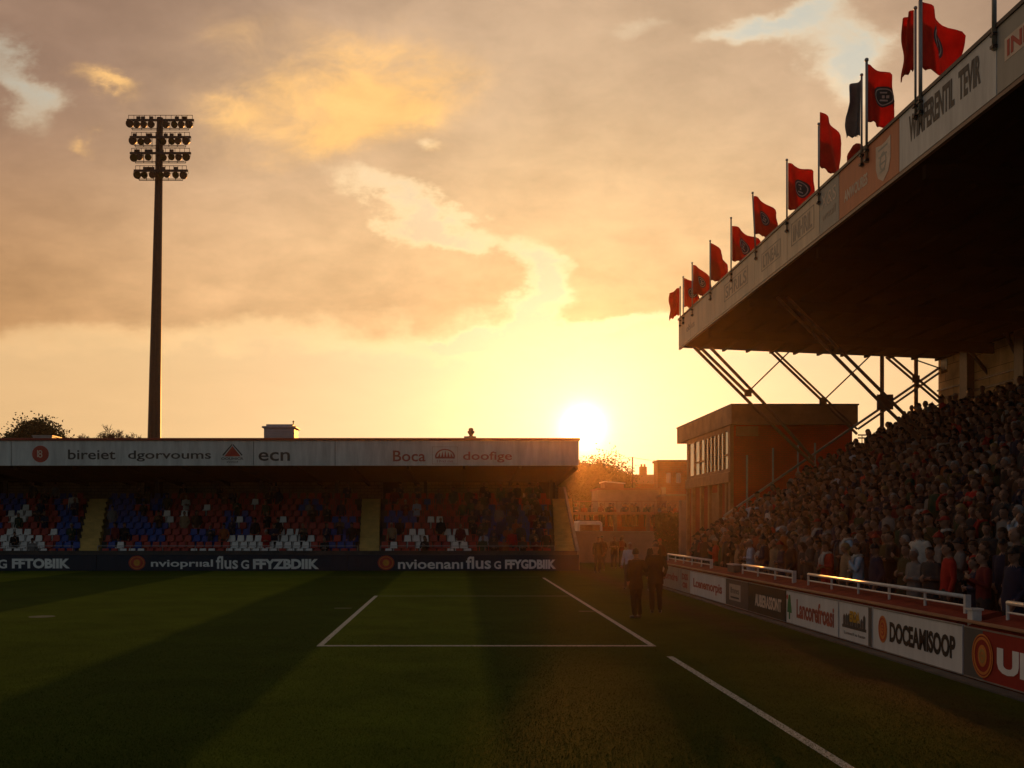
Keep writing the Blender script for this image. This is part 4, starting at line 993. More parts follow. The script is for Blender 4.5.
b = MB(); b.tube([P(632.5, 530, 100), P(632.5, 457, 100)], 0.07, 8); b.build('pole', M['dark_steel'], t)
b = MB()
for (a, c) in (((632.5, 457.5, 100), (690, 460, 104)), ((632.5, 457.5, 100), (570, 456, 110))):
    pa, pc = P(*a), P(*c); b.tube([pa.lerp(pc, k/6)-Vector((0,0,0.25*math.sin(math.pi*k/6))) for k in range(7)], 0.02, 4)
b.build_each('wire', M['dark_steel'], t)

# ------------------------------------------------------------------ trees
def crown(center, rad, n_clump, per, leaf, seed, hollow=0.45, lobes=None):
    rnd = random.Random(seed); b = MB(); c = Vector(center)
    for _ in range(n_clump):
        while True:
            d = Vector((rnd.uniform(-1,1), rnd.uniform(-1,1), rnd.uniform(-0.8,1)))
            if 0.05 < d.length < 1: break
        q = d.normalized()*(hollow+(1-hollow)*rnd.random()**0.7)
        bump = 0.8+0.35*mnoise.noise(q*2.2+Vector((seed, 0, 0)))+0.1*rnd.random()
        cc = c+Vector((q.x*rad[0], q.y*rad[1], q.z*rad[2]))*bump
        cr = rnd.uniform(0.08, 0.2)*min(rad)*1.3
        for _ in range(per):
            o = cc+Vector((rnd.gauss(0,1), rnd.gauss(0,1), rnd.gauss(0,0.8)))*cr
            a = Vector((rnd.uniform(-1,1), rnd.uniform(-1,1), rnd.uniform(-1,1))).normalized(); e = a.orthogonal().normalized()
            s = leaf*rnd.uniform(0.6, 1.3)
            b.add([o-a*s, o+e*s*0.55, o+a*s, o-e*s*0.55], [(0,1,2,3)])
    return b
def limbs(b, base, top, r, rnd, n=6, spread=2.5):
    base = Vector(base); top = Vector(top)
    b.tube([base, base.lerp(top, 0.5)+Vector((rnd.uniform(-.1,.1), 0, 0)), top], [r, r*0.75, r*0.4], 8)
    for k in range(n):
        s = base.lerp(top, 0.45+0.5*k/n); a = rnd.uniform(0, 6.28)
        e = s+Vector((math.cos(a)*spread, math.sin(a)*spread, spread*rnd.uniform(0.5, 1.1)))
        b.tube([s, s.lerp(e, 0.5)+Vector((0,0,0.15)), e], [r*0.4, r*0.25, r*0.08], 6)
def tree(name, px, py_top, d, rad, label, seed, leafm, leaf=0.16, n=160, per=26):
    x = PX(px, d); zt = PZ(py_top, d); t = empty(name, (x, d, 0)); tag(t, label, 'tree')
    rnd = random.Random(seed); b = MB(); limbs(b, (x, d, 0), (x, d, zt-rad[2]*0.9), 0.28, rnd, 7, rad[0]*0.6); b.build('trunk', M['bark'], t)
    crown((x, d, zt-rad[2]*1.02), rad, n, per, leaf, seed).build('crown', leafm, t)
tree('leafy_tree', 603, 455.5, 104, (3.3, 3.0, 3.9), 'rounded leafy tree glowing in front of the low sun', 3, M['leaf'], 0.14, 420, 60)
tree('leafy_tree', 577, 454, 112, (3.6, 3.0, 3.9), 'leafy tree at the far end of the gap, tight beside the stand roof', 13, M['leaf'], 0.15, 320, 50)  # crown raised on purpose to keep direct low sun off the pitch
tree('leafy_tree', 37, 421, 74, (2.15, 2.0, 2.0), 'dark leafy tree crown rising above the left end of the far roof', 5, M['leaf_dark'], 0.10, 420, 60)
tree('leafy_tree', 14, 430, 76, (0.9, 0.9, 1.2), 'small leafy crown just left of the dark tree above the far roof', 8, M['leaf_dark'], 0.09, 110, 34)
tree('leafy_tree', 62, 431, 73, (0.75, 0.7, 1.2), 'small reddish leafy crown just right of the dark tree above the far roof', 9, M['leaf'], 0.085, 80, 26)
def bare(px, py, d, label, seed, w):
    x = PX(px, d); zt = PZ(py, d); t = empty('bare_tree', (x, d, 0)); tag(t, label, 'tree'); rnd = random.Random(seed)
    b = MB(); b.tube([(x, d, 0), (x, d, zt-2.5)], [0.25, 0.12], 8); b.build('trunk', M['bark'], t)
    b = MB()
    def grow(p, dirv, ln, r, lv):
        e = p+dirv*ln; b.tube([p, p.lerp(e, .5)+Vector((rnd.uniform(-.05,.05),)*3), e], [r, r*.8, r*.55], 5, caps=False)
        if lv == 0: return
        for _ in range(4 if lv > 1 else 3):
            nd = (dirv+Vector((rnd.uniform(-.85,.85), rnd.uniform(-.85,.85), rnd.uniform(-.2,.5)))).normalized(); grow(p.lerp(e, rnd.uniform(.4,1)), nd, ln*rnd.uniform(.5,.75), max(0.014, r*.6), lv-1)
    for k in range(7): grow(Vector((x, d, zt-2.7)), Vector((rnd.uniform(-w,w), rnd.uniform(-.5,.5), 1)).normalized(), 1.15, 0.06, 4)
    b.build('crown', M['twig'], t)
bare(93, 427, 66, 'bare twiggy tree top above the far roof, left of its larger neighbour', 4, 0.8)
bare(118, 424, 66, 'larger bare twiggy tree top above the far roof, left of the mast', 6, 1.1)
bare(870, 436, 54, 'bare twiggy bush seen through the railing at the end of the right terrace', 12, 1.2)
# hedge at the corner
b = MB(); rnd = random.Random(21); x0, x1 = PX(656, 59.5), PX(682, 59.5); zt = PZ(513, 60)
for _ in range(4200):
    o = Vector((rnd.uniform(x0, x1), 59+rnd.random()**2*1.6, rnd.uniform(0.05, zt)+0.12*mnoise.noise(Vector((rnd.random()*9, 0, 0)))))
    a = Vector((rnd.uniform(-1,1), rnd.uniform(-1,1), rnd.uniform(-1,1))).normalized(); e = a.orthogonal().normalized(); s = rnd.uniform(0.05, 0.11)
    b.add([o-a*s, o+e*s*.6, o+a*s, o-e*s*.6], [(0,1,2,3)])
t = empty('hedge', ((x0+x1)/2, 59.8, 0)); tag(t, 'dark green clipped hedge between the low wall and the red building', 'hedge')
b.build('foliage', M['leaf_dark'], t)
b = MB()
for k in range(6): b.tube([(x0+0.2+k*0.25, 59.8, 0), (x0+0.25+k*0.24, 59.8, zt-0.3)], 0.03, 5)
b.build('stem', M['bark'], t)

# ------------------------------------------------------------------ people
def seg_dist(p, a, b):
    ab = b-a; t = max(0, min(1, (p-a).dot(ab)/max(ab.length_squared, 1e-9))); return (p-(a+ab*t)).length
def person_mesh(name, pose, mats, voxel=0.016, target=2600, coat=False, head_turn=0.0, belly=1.0, women=False):
    """one continuous body, 1.76 m tall, facing -Y; pose gives the joints of arms and legs"""
    b = MB(); Z_ = Vector
    sw = 0.185 if not women else 0.165
    torso = [(0.86, 0.165, 0.115), (0.95, 0.168*belly, 0.118*belly), (1.06, 0.152*belly, 0.112*belly), (1.18, 0.168*belly, 0.118*belly), (1.30, 0.185, 0.122), (1.39, 0.18, 0.11), (1.45, 0.125, 0.085), (1.49, 0.07, 0.065)]
    if coat: torso = [(0.74, 0.205, 0.14), (0.82, 0.20, 0.138)] + [(z, rx+0.014, ry+0.012) for z, rx, ry in torso if z > 0.9]
    n = 16
    rings = [[Z_((rx*math.cos(2*math.pi*k/n), ry*math.sin(2*math.pi*k/n)+(0.012 if z > 1.2 else 0.0), z)) for k in range(n)] for z, rx, ry in torso]
    b.loft(rings)
    b.tube([(0, 0.012, 1.44), (0, 0.0, 1.56)], [0.062, 0.054], 10)
    hc = Z_((0, -0.018, 1.645)); rot = Matrix.Rotation(head_turn, 3, 'Z')
    def H(x, y, z): return hc + rot @ Z_((x, y, z))
    b.ell(hc, (0.076, 0.096, 0.112), 14, 10, rot=rot)
    b.ell(H(0, -0.045, -0.062), (0.052, 0.05, 0.055), 10, 7, rot=rot)
    b.tube([H(0, -0.085, 0.012), H(0, -0.104, -0.012), H(0, -0.116, -0.028)], [0.010, 0.015, 0.018], 6)
    for s in (-1, 1): b.ell(H(s*0.078, 0.005, -0.005), (0.014, 0.026, 0.034), 8, 6, rot=rot)
    b.ell(H(0, -0.082, 0.03), (0.055, 0.022, 0.014), 8, 6, rot=rot)
    bones = []
    for s, key in ((-1, 'R'), (1, 'L')):
        sh = Z_((s*sw, 0.01, 1.405)); el, wr, hd = [Z_((s*q[0], q[1], q[2])) for q in pose['arm'+key]]
        b.ell(sh, (0.065, 0.065, 0.065), 10, 7)
        b.tube([sh, sh.lerp(el, 0.5), el, el.lerp(wr, 0.4), wr], [0.064, 0.057, 0.047, 0.045, 0.034], 10)
        bones.append((sh, wr, 1))
        d = (hd-wr).normalized(); side = d.cross(Z_((0, -1, 0.3))).normalized() if abs(d.y) < 0.9 else Z_((s, 0, 0))
        nrm = d.cross(side).normalized()
        pc = wr+d*0.05
        b.tube([wr, pc-d*0.01, pc+d*0.035], [0.027, 0.036, 0.034], 8)
        for q in range(4):
            o = pc+d*0.02+side*(q-1.5)*0.019; ln = (0.068, 0.08, 0.076, 0.058)[q]
            m1 = o+d*ln*0.55; e = m1+(d*0.75+nrm*0.5).normalized()*ln*0.5
            b.tube([o, m1, e], [0.0105, 0.0098, 0.0085], 6)
        th = wr+d*0.03+side*0.03; b.tube([th, th+(side*0.8+d*0.7).normalized()*0.04, th+(side*0.5+d)*0.052], [0.014, 0.012, 0.009], 6)
        bones.append((wr+d*0.02, wr+d*0.16, 0))
        hip = Z_((s*0.088, 0.0, 0.90)); kn, an = [Z_((s*q[0], q[1], q[2])) for q in pose['leg'+key]]
        lw = 1.12 if coat else 1.0
        b.tube([hip, hip.lerp(kn, 0.5), kn, kn.lerp(an, 0.35), an], [0.095, 0.083*lw, 0.064*lw, 0.062*lw, 0.052*lw], 10)
        b.tube([an+Z_((0, 0.035, -0.045)), an+Z_((0, -0.03, -0.05)), an+Z_((s*0.012, -0.12, -0.058)), an+Z_((s*0.016, -0.175, -0.062))], [0.040, 0.044, 0.040, 0.026], 8)
        bones.append((hip, an+Z_((0,0,0.0)), 2)); bones.append((an+Z_((0, 0.04, -0.055)), an+Z_((0, -0.18, -0.06)), 3))
    me = bpy.data.meshes.new('tmp'); me.from_pydata([tuple(v) for v in b.v], [], b.f); me.update()
    o = bpy.data.objects.new('tmp', me); COL.objects.link(o)
    r = o.modifiers.new('r', 'REMESH'); r.mode = 'VOXEL'; r.voxel_size = voxel; r.use_smooth_shade = True
    sm = o.modifiers.new('s', 'SMOOTH'); sm.iterations = 3; sm.factor = 0.45
    dc = o.modifiers.new('d', 'DECIMATE'); dc.ratio = 1.0
    dg = bpy.context.evaluated_depsgraph_get(); nfull = len(o.evaluated_get(dg).data.polygons)*2
    dc.ratio = min(1.0, target/max(1, nfull)); dg.update()
    out = bpy.data.meshes.new_from_object(o.evaluated_get(bpy.context.evaluated_depsgraph_get()))
    bpy.data.objects.remove(o); bpy.data.meshes.remove(me)
    out.name = name
    # cloth folds
    for v in out.vertices:
        p = v.co
        if p.z < 1.42:
            f = mnoise.noise(Vector((p.x*9, p.y*9, p.z*5+3)))*0.010 + mnoise.noise(Vector((p.x*22, p.y*22, p.z*13)))*0.005
            v.co += v.normal*f
    out.materials.clear()
    for q in mats: out.materials.append(q)
    wz = 0.76 if coat else 0.93
    for f in out.polygons:
        p = f.center; f.use_smooth = True
        best = min(((seg_dist(p, a, c), m) for a, c, m in bones), key=lambda q: q[0])
        if p.z > 1.475: m = 0
        elif best[1] == 0 and best[0] < 0.06: m = 0
        elif best[1] == 1 and best[0] < 0.085: m = 1
        elif p.z < 0.075 or (best[1] == 3 and best[0] < 0.055 and p.z < 0.12): m = 3
        elif p.z < wz: m = 2
        else: m = 1
        f.material_index = m
    # eyes, mouth and collar as small islands of the same mesh
    bm = bmesh.new(); bm.from_mesh(out); ex = MB()
    for s in (-1, 1): ex.ell(H(s*0.031, -0.087, 0.010), (0.012, 0.008, 0.007), 8, 5, 4, rot=rot)
    ex.ell(H(0, -0.094, -0.062), (0.024, 0.006, 0.006), 8, 5, 5, rot=rot)
    n2 = 14
    ex.loft([[Z_((0.068*q*math.cos(2*math.pi*k/n2), 0.012+0.062*q*math.sin(2*math.pi*k/n2), z)) for k in range(n2)] for z, q in ((1.455, 1.05), (1.50, 0.99), (1.503, 0.9))], 6 if len(mats) > 6 else 1, caps=False)
    vv = [bm.verts.new(v) for v in ex.v]
    for f, m in zip(ex.f, ex.m): 
        q = bm.faces.new([vv[i] for i in f]); q.material_index = m; q.smooth = True
    bm.to_mesh(out); bm.free(); out['turn'] = head_turn
    return out
def hair_mesh(name, kind, m, turn=0.0):
    b = MB(); rot = Matrix.Rotation(turn, 3, 'Z'); hc = Vector((0, -0.018, 1.645)); n, k_ = 18, 10
    vs = []; 
    def shell(rx, ry, rz, cut, front, extra=None):
        o = MB(); o.ell((0,0,0), (rx, ry, rz), n, k_); keep = []
        for f in o.f:
            c = sum((o.v[i] for i in f), Vector())/len(f)
            lim = cut + (front-cut)*max(0, min(1, (-c.y/ry+0.35)/0.8))
            if c.z > lim: keep.append(f)
        rn = [rot @ (v*(1+0.05*mnoise.noise(v*30)))+hc for v in o.v]; b.add(rn, keep)
    if kind == 'short': shell(0.085, 0.104, 0.122, -0.045, 0.06)
    elif kind == 'long':
        shell(0.092, 0.112, 0.125, -0.10, 0.055)
        b.tube([hc+rot @ Vector((0, 0.06, 0.02)), hc+rot @ Vector((0, 0.085, -0.10)), hc+rot @ Vector((0, 0.08, -0.22))], [0.075, 0.085, 0.05], 10)
    elif kind == 'beanie':
        shell(0.089, 0.110, 0.132, 0.01, 0.04); b.tube([hc+rot @ Vector((0.088*math.cos(t*math.pi/8), 0.108*math.sin(t*math.pi/8), 0.035)) for t in range(17)], 0.014, 6)
        b.ell(hc+Vector((0, 0.01, 0.145)), (0.025, 0.025, 0.022), 8, 5)
    elif kind == 'cap':
        shell(0.087, 0.107, 0.125, 0.03, 0.045)
        pk = []
        for t in range(9):
            a = -math.pi*0.5+(t-4)*0.24; pk.append((a))
        vs_ = [rot @ Vector((0.083*math.cos(a), 0.10*math.sin(a), 0.045))+hc for a in pk]+[rot @ Vector((0.088*math.cos(a), 0.19*math.sin(a) if abs(math.sin(a)) > .6 else 0.12*math.sin(a), 0.03))+hc for a in pk]
        vs2 = [v+Vector((0,0,0.008)) for v in vs_]
        b.add(vs_+vs2, [(i, i+1, i+10, i+9) for i in range(8)]+[(18+i+9, 18+i+10, 18+i+1, 18+i) for i in range(8)])
    elif kind == 'thin': shell(0.080, 0.100, 0.108, -0.05, 0.30)
    ids = sorted({i for f in b.f for i in f}); mp = {j: i for i, j in enumerate(ids)}
    me = bpy.data.meshes.new(name); me.from_pydata([tuple(b.v[i]) for i in ids], [], [tuple(mp[i] for i in f) for f in b.f]); me.materials.append(m)
    me.polygons.foreach_set('use_smooth', [True]*len(me.polygons)); me.update(); return me
ST = [(0.095, -0.012, 0.50), (0.10, 0.02, 0.085)]
def pose(ar, al, lr=ST, ll=ST): return dict(armR=ar, armL=al, legR=lr, legL=ll)
DOWN = [(0.245, 0.03, 1.13), (0.255, -0.04, 0.885), (0.25, -0.06, 0.78)]
FOLD = [(0.24, -0.02, 1.13), (0.05, -0.20, 1.14), (-0.06, -0.19, 1.15)]
FOLD2 = [(0.24, -0.02, 1.15), (0.06, -0.215, 1.18), (-0.05, -0.20, 1.19)]
CLAP = [(0.24, -0.04, 1.14), (0.07, -0.25, 1.26), (0.015, -0.30, 1.35)]
POCK = [(0.27, 0.06, 1.14), (0.21, -0.06, 0.94), (0.17, -0.09, 0.88)]
POINT = [(0.25, -0.16, 1.22), (0.20, -0.40, 1.34), (0.18, -0.50, 1.38)]
CHIN = [(0.22, -0.10, 1.14), (0.08, -0.19, 1.36), (0.03, -0.16, 1.46)]
SIDE = [(0.10, 0.01, 0.50), (0.115, 0.03, 0.085)]
CM = [M['skin'], M['cloth'], M['trousers'], M['shoe'], M['eye'], M['lip']]
VARS = [('arms down', pose(DOWN, DOWN), 0.0, 1.0, False), ('arms folded', pose(FOLD, FOLD2), 0.3, 1.1, False), ('clapping', pose(CLAP, CLAP), -0.2, 1.0, True),
        ('hands in pockets', pose(POCK, POCK), 0.45, 1.15, False), ('hand at chin', pose(FOLD, CHIN), 0.15, 1.05, True), ('arms down', pose(DOWN, POCK, SIDE, ST), -0.4, 1.05, True)]
BODY = [person_mesh('spectator_body', p, CM, 0.0145, 2400, coat=(i in (1, 3)), head_turn=ht, belly=bl, women=wm) for i, (nm, p, ht, bl, wm) in enumerate(VARS)]
turns = sorted(set(v[2] for v in VARS))
HAIR = {(k, t): hair_mesh(k+'_hair', k, M['hair_tint'], t) for k in ('short', 'long', 'beanie', 'cap', 'thin') for t in turns}
def scarf_mesh():
    b = MB(); b.tube([Vector((0.085*math.cos(t*math.pi/8), 0.012+0.085*math.sin(t*math.pi/8), 1.475+0.012*math.sin(t*1.3))) for t in range(17)], 0.032, 7)
    for q in (-0.05, 0.055): b.tube([(q, -0.085, 1.46), (q*1.25, -0.150, 1.34), (q*1.3, -0.155, 1.14)], [0.03, 0.036, 0.036], 7)
    me = bpy.data.meshes.new('scarf'); me.from_pydata([tuple(v) for v in b.v], [], b.f); me.materials.append(M['cloth']); me.polygons.foreach_set('use_smooth', [True]*len(me.polygons)); me.update(); return me
SCARF = scarf_mesh()
def person(loc, rz, v, hk, top, hcol, label, group=None, sc=1.0):
    o = bpy.data.objects.new('person', BODY[v]); COL.objects.link(o); o.location = loc; o.rotation_euler.z = rz; o.scale = (sc, sc, sc)
    o.color = (*top, 1); ORG[o.name] = Vector(loc)
    tag(o, label, 'person', group)
    if group == 'spectators in the right stand' and rnd.random() < 0.2:
        sc_ = bpy.data.objects.new('scarf', SCARF); COL.objects.link(sc_); sc_.parent = o; sc_.color = rnd.choice([(0.30, 0.02, 0.015, 1), (0.45, 0.42, 0.38, 1), (0.03, 0.03, 0.05, 1)])
    if group: o.rotation_euler.x = rnd.uniform(-0.03, 0.07); o.rotation_euler.y = rnd.uniform(-0.06, 0.06)
    h = bpy.data.objects.new('hat' if hk in ('beanie', 'cap') else 'hair', HAIR[(hk, VARS[v][2])]); COL.objects.link(h); h.parent = o; h.color = (*hcol, 1)
    return o
TOPS = [('black', (0.012,0.012,0.013)), ('navy', (0.014,0.02,0.05)), ('dark brown', (0.055,0.03,0.018)), ('charcoal', (0.04,0.04,0.042)), ('maroon', (0.12,0.012,0.014)),
        ('red', (0.36,0.018,0.014)), ('olive', (0.05,0.048,0.022)), ('tan', (0.28,0.19,0.11)), ('grey', (0.17,0.165,0.16)), ('pale blue', (0.32,0.42,0.55)), ('rust', (0.25,0.07,0.02)), ('off white', (0.5,0.47,0.42)), ('dark green', (0.016,0.045,0.025))]
TW = [24, 18, 16, 16, 8, 4, 8, 3, 4, 1, 4, 1, 6]
HK = [('dark haired', 'short', (0.016,0.011,0.008)), ('grey haired', 'short', (0.30,0.29,0.28)), ('brown haired', 'short', (0.07,0.035,0.018)), ('long haired', 'long', (0.05,0.025,0.012)), ('fair long haired', 'long', (0.30,0.19,0.08)),
      ('black capped', 'cap', (0.014,0.014,0.016)), ('red capped', 'cap', (0.28,0.02,0.015)), ('red beanie wearing', 'beanie', (0.28,0.02,0.015)), ('dark beanie wearing', 'beanie', (0.015,0.016,0.022)), ('balding', 'thin', (0.10,0.06,0.04))]
HW = [22, 9, 18, 9, 4, 8, 4, 4, 8, 8]
ORD = ['first', 'second', 'third', 'fourth', 'fifth', 'sixth', 'seventh', 'eighth', 'ninth', 'tenth', 'eleventh', 'twelfth', 'thirteenth', 'fourteenth', 'fifteenth', 'sixteenth', 'seventeenth', 'eighteenth', 'nineteenth', 'twentieth']
rnd = random.Random(99)
used = set(); spots = []
for i in range(NT):
    X = tx(i)+0.24; y = max(14.2, X/0.567-0.9)
    y += rnd.random()*0.3
    while y < TE-0.35:
        if rnd.random() < 0.965 and not (i < 2 and y > 38.6):
            spots.append((i, X+rnd.uniform(-0.07, 0.09), y+rnd.uniform(-0.06, 0.06)))
        y += 0.48
def apparent(sp): return 1.0/sp[2]
# front row people the photograph shows one by one: (distance, colour index, hair index, pose, scale, label)
FIXED = [(18.35, 5, 0, 0, 1.05, 'broad spectator in bright red jacket standing behind the thick end of the long rail'),
         (16.95, 4, 2, 2, 0.98, 'spectator in maroon top with red bib, standing in the gate gap'),
         (16.15, 1, 5, 3, 1.02, 'black capped spectator in navy coat standing beside the pale gate post'),
         (15.1, 10, 2, 3, 1.0, 'spectator in rust orange jacket at the right edge behind the nearest handrail'),
         (19.55, 8, 1, 1, 0.97, 'grey haired spectator in grey patterned top left of the bright red jacket'),
         (21.3, 1, 8, 3, 1.0, 'spectator in navy coat and dark beanie leaning near the middle of the long rail'),
         (22.2, 9, 0, 4, 1.0, 'spectator in pale blue shirt behind the middle of the long rail'),
         (23.15, 7, 4, 0, 0.99, 'fair long haired spectator in tan coat near the far end of the long rail'),
         (24.1, 5, 3, 1, 1.0, 'long haired spectator in red top between the long rail and the short rail'),
         (26.9, 0, 0, 3, 1.03, 'spectator in black coat standing behind the short handrail'),
         (28.2, 7, 9, 0, 1.0, 'balding spectator in tan coat at the far end of the short handrail'),
         (30.4, 9, 1, 1, 0.98, 'grey haired spectator in pale blue top beside the dark equipment box')]
spots = [s for s in spots if not (s[0] == 0 and any(abs(s[2]-f[0]) < 0.5 for f in FIXED))]
spots.sort(key=lambda s: s[2]+s[0]*0.05)
for (d, ti, hi, v, sc, lab) in FIXED:
    person((8.97 if d > 17 else 8.93, d, tz(0)), R(-90)+rnd.uniform(-0.2, 0.35), v, HK[hi][1], TOPS[ti][1], HK[hi][2], lab, 'spectators in the right stand', sc)
indiv = spots[:300-len(FIXED)-8]; rest = spots[300-len(FIXED)-8:]
for (i, x, y) in indiv:
    zone = 'near end' if y < 22 else ('mid stand' if y < 30 else 'far end')
    for _ in range(400):
        ti = rnd.choices(range(len(TOPS)), TW)[0]; hi = rnd.choices(range(len(HK)), HW)[0]; v = rnd.randrange(6)
        key = (i, zone, ti, hi, VARS[v][0])
        if key not in used: break
    used.add(key)
    lab = '%s spectator in %s, %s, %s row up, %s' % (HK[hi][0], TOPS[ti][0], VARS[v][0], ORD[i], zone)
    person((x, y, tz(i)), R(-90)+rnd.uniform(-0.45, 0.6), v, HK[hi][1], TOPS[ti][1], HK[hi][2], lab, 'spectators in the right stand', rnd.uniform(0.90, 1.08))
# everyone smaller than those: one crowd mesh
CROWD_M = [M['skin'], M['trousers'], M['shoe']]+[mat('crowd_'+n.replace(' ', '_'), c, 0.9, 0.2, 8) for n, c in TOPS]+[mat('crowd_hair_dark', (0.02,0.013,0.01), 0.8), mat('crowd_hair_grey', (0.25,0.24,0.23), 0.8)]
def low(me, ratio):
    o = bpy.data.objects.new('tmp', me); COL.objects.link(o); d = o.modifiers.new('d', 'DECIMATE'); d.ratio = ratio
    out = bpy.data.meshes.new_from_object(o.evaluated_get(bpy.context.evaluated_depsgraph_get())); bpy.data.objects.remove(o)
    r = ([v.co.copy() for v in out.vertices], [tuple(p.vertices) for p in out.polygons], [p.material_index for p in out.polygons]); bpy.data.meshes.remove(out); return r
LOWB = [low(m, 0.3) for m in BODY]; LOWH = {k: low(m, 0.6) for k, m in HAIR.items()}
def crowd_into(b, x, y, z, rz, sc, v, hk, ti, grey):
    mt = Matrix.Translation((x, y, z)) @ Matrix.Rotation(rz, 4, 'Z') @ Matrix.Scale(sc, 4)
    mp = {0: 0, 1: 3+ti, 2: 1, 3: 2, 4: 1, 5: 0}
    vs, fs, ms = LOWB[v]; o = len(b.v); b.v += [mt @ q for q in vs]; b.f += [tuple(k+o for k in f) for f in fs]; b.m += [mp.get(m, 0) for m in ms]
    vs, fs, ms = LOWH[(hk, VARS[v][2])]; o = len(b.v); b.v += [mt @ q for q in vs]; b.f += [tuple(k+o for k in f) for f in fs]; b.m += [3+len(TOPS)+(1 if grey else 0)]*len(fs)
b = MB()
for (i, x, y) in rest:
    crowd_into(b, x, y, tz(i), R(-90)+rnd.uniform(-0.5, 0.6), rnd.uniform(0.90, 1.08), rnd.randrange(6), rnd.choice(['short','short','long','cap','beanie','thin']), rnd.choices(range(len(TOPS)), TW)[0], rnd.random() < 0.15)
o = b.build('crowd', CROWD_M, loc=(13, 36, 0), smooth=True); tag(o, 'packed dark mass of spectators on the upper and far part of the right terrace', 'crowd', kind='stuff')
# scattered spectators of the far stand and the canopy terrace
b = MB(); far_sp = []
for k in range(230):
    i = rnd.randrange(0, NR-1); x = rnd.uniform(-28, 5.2)
    if rnd.random() < 0.45: x = rnd.uniform(0.5, 5.0)
    if any(a0-0.3 < x/(1+0.0075*i) < a1+0.3 for a0, a1 in AISLE): continue
    if any(abs(x-q) < 0.45 and i == j for q, j in far_sp): continue
    px = 457+x*F/row_y(i)
    if i < 2 and px < 480 and rnd.random() < 0.75: continue
    far_sp.append((x, i))
    crowd_into(b, x, row_y(i)+0.05, row_z(i)-0.42, rnd.uniform(-0.4, 0.4), rnd.uniform(0.93, 1.03), rnd.randrange(6), rnd.choice(['short','long','cap','beanie','thin']), rnd.choices(range(len(TOPS)), TW)[0], rnd.random() < 0.15)
for k in range(34):
    crowd_into(b, rnd.uniform(8.6, 16.0), 73+rnd.random()*1.2, zc-1.05, rnd.uniform(-0.5, 0.5), rnd.uniform(0.9, 1.0), rnd.randrange(6), rnd.choice(['short','long','cap']), rnd.choices(range(len(TOPS)), TW)[0], False)
o = b.build('far_crowd', CROWD_M, loc=(0, 55, 0), smooth=True); tag(o, 'sparse small spectators among the seats of the far stand and on the terrace beyond', 'crowd', kind='stuff')

# the two men in dark suits by the touchline
SM = [M['skin'], M['suit'], M['suit'], M['shoe'], M['eye'], M['lip'], M['suit']]
A1 = pose([(0.31, 0.03, 1.16), (0.20, -0.17, 1.02), (0.10, -0.2, 1.03)], POCK, [(0.10, -0.03, 0.50), (0.12, 0.0, 0.085)], [(0.085, 0.0, 0.50), (0.075, 0.05, 0.085)])
A2 = pose(POCK, [(0.275, 0.05, 1.14), (0.215, -0.08, 0.93), (0.165, -0.10, 0.87)], [(0.10, -0.02, 0.50), (0.11, -0.02, 0.085)], [(0.09, 0.0, 0.50), (0.085, 0.04, 0.085)])
def man(mesh, loc, rz, sc, hk, hcol, turn, label, hm='hair'):
    o = bpy.data.objects.new('person', mesh); COL.objects.link(o); o.location = loc; o.rotation_euler.z = rz; o.scale = (sc,)*3
    tag(o, label, 'person'); ORG[o.name] = Vector(loc)
    h = bpy.data.objects.new(hm, hair_mesh(hk+'_man', hk, M['hair_tint'], turn)); COL.objects.link(h); h.parent = o; h.color = (*hcol, 1); return o
m1 = person_mesh('suited_body', A1, SM, 0.008, 16000, coat=True, head_turn=-0.5)
man(m1, (PX(636, 25.5), 25.5, 0.004), R(205), 1.012, 'short', (0.014,0.01,0.008), -0.5, 'man in dark suit on the touchline, elbow bent, left of his taller companion')
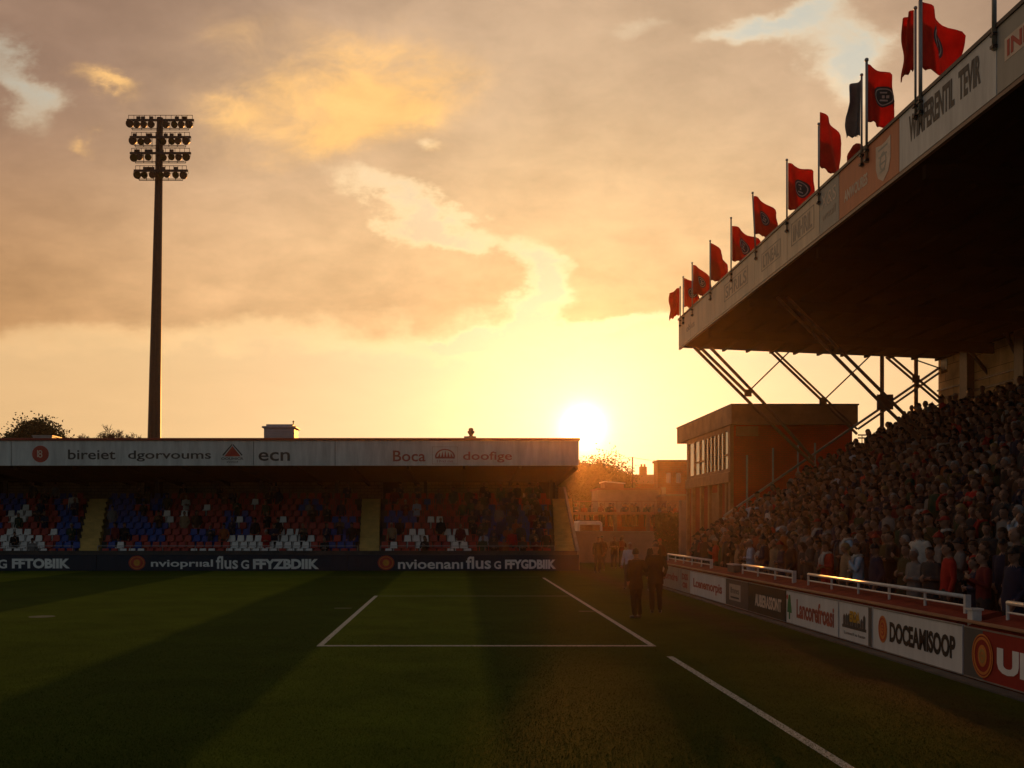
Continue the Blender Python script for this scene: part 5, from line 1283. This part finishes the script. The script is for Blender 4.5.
m2 = person_mesh('suited_body', A2, SM, 0.008, 16000, coat=True, head_turn=0.35, belly=1.08)
man(m2, (PX(655.5, 27), 27, 0.004), R(170), 1.06, 'cap', (0.04,0.02,0.018), 0.35, 'taller man in long dark coat and cap, seen from behind near the boards', 'hat')
# people at the far corner
def corner(px, d, rz, v, hk, top, hc, lab, sc=1.0): person((PX(px, d), d, 0.0), rz, v, hk, top, hc, lab, 'people standing at the far corner', sc)
corner(597, 49.5, R(20), 0, 'short', TOPS[0][1], HK[0][2], 'small dark figure standing alone at the far corner beside the board end')
corner(602, 51.5, R(-30), 3, 'cap', TOPS[2][1], HK[5][2], 'capped figure in brown just behind the lone dark figure at the corner', 1.02)
corner(614, 54, R(0), 1, 'short', TOPS[2][1], HK[2][2], 'figure in dark brown before the pale low wall, arms folded')
corner(621, 55, R(30), 4, 'long', TOPS[4][1], HK[3][2], 'long haired figure in maroon before the pale low wall')
corner(628, 37, R(-20), 0, 'short', TOPS[9][1], HK[1][2], 'figure in pale blue top partly hidden behind the shorter suited man', 0.98)
corner(651.5, 36, R(10), 1, 'short', TOPS[0][1], HK[0][2], 'dark figure farther back, mostly hidden behind the taller suited man', 1.04)
corner(661, 44, R(-60), 3, 'cap', TOPS[2][1], HK[6][2], 'figure in brown coat by the far end of the red wall', 1.0)

# ------------------------------------------------------------------ air
def haze():
    b = MB(); b.box(-214, 214, -64, 334, -1.0, 46)
    m = bpy.data.materials.new('haze_air'); nt = nt_clear(m); N = nt.nodes
    out = N.new('ShaderNodeOutputMaterial'); v = N.new('ShaderNodeVolumePrincipled')
    v.inputs['Color'].default_value = (1.0, 0.72, 0.45, 1); v.inputs['Density'].default_value = HAZE; v.inputs['Anisotropy'].default_value = 0.90
    nt.links.new(v.outputs[0], out.inputs['Volume'])
    o = b.build('haze', m); tag(o, kind='stuff', label='thin golden evening haze filling the ground', cat='haze')
HAZE = 0.00028
haze()
scene.cycles.volume_bounces = 0
scene.cycles.max_bounces = 6
scene.cycles.use_denoising = True
scene.cycles.volume_max_steps = 64
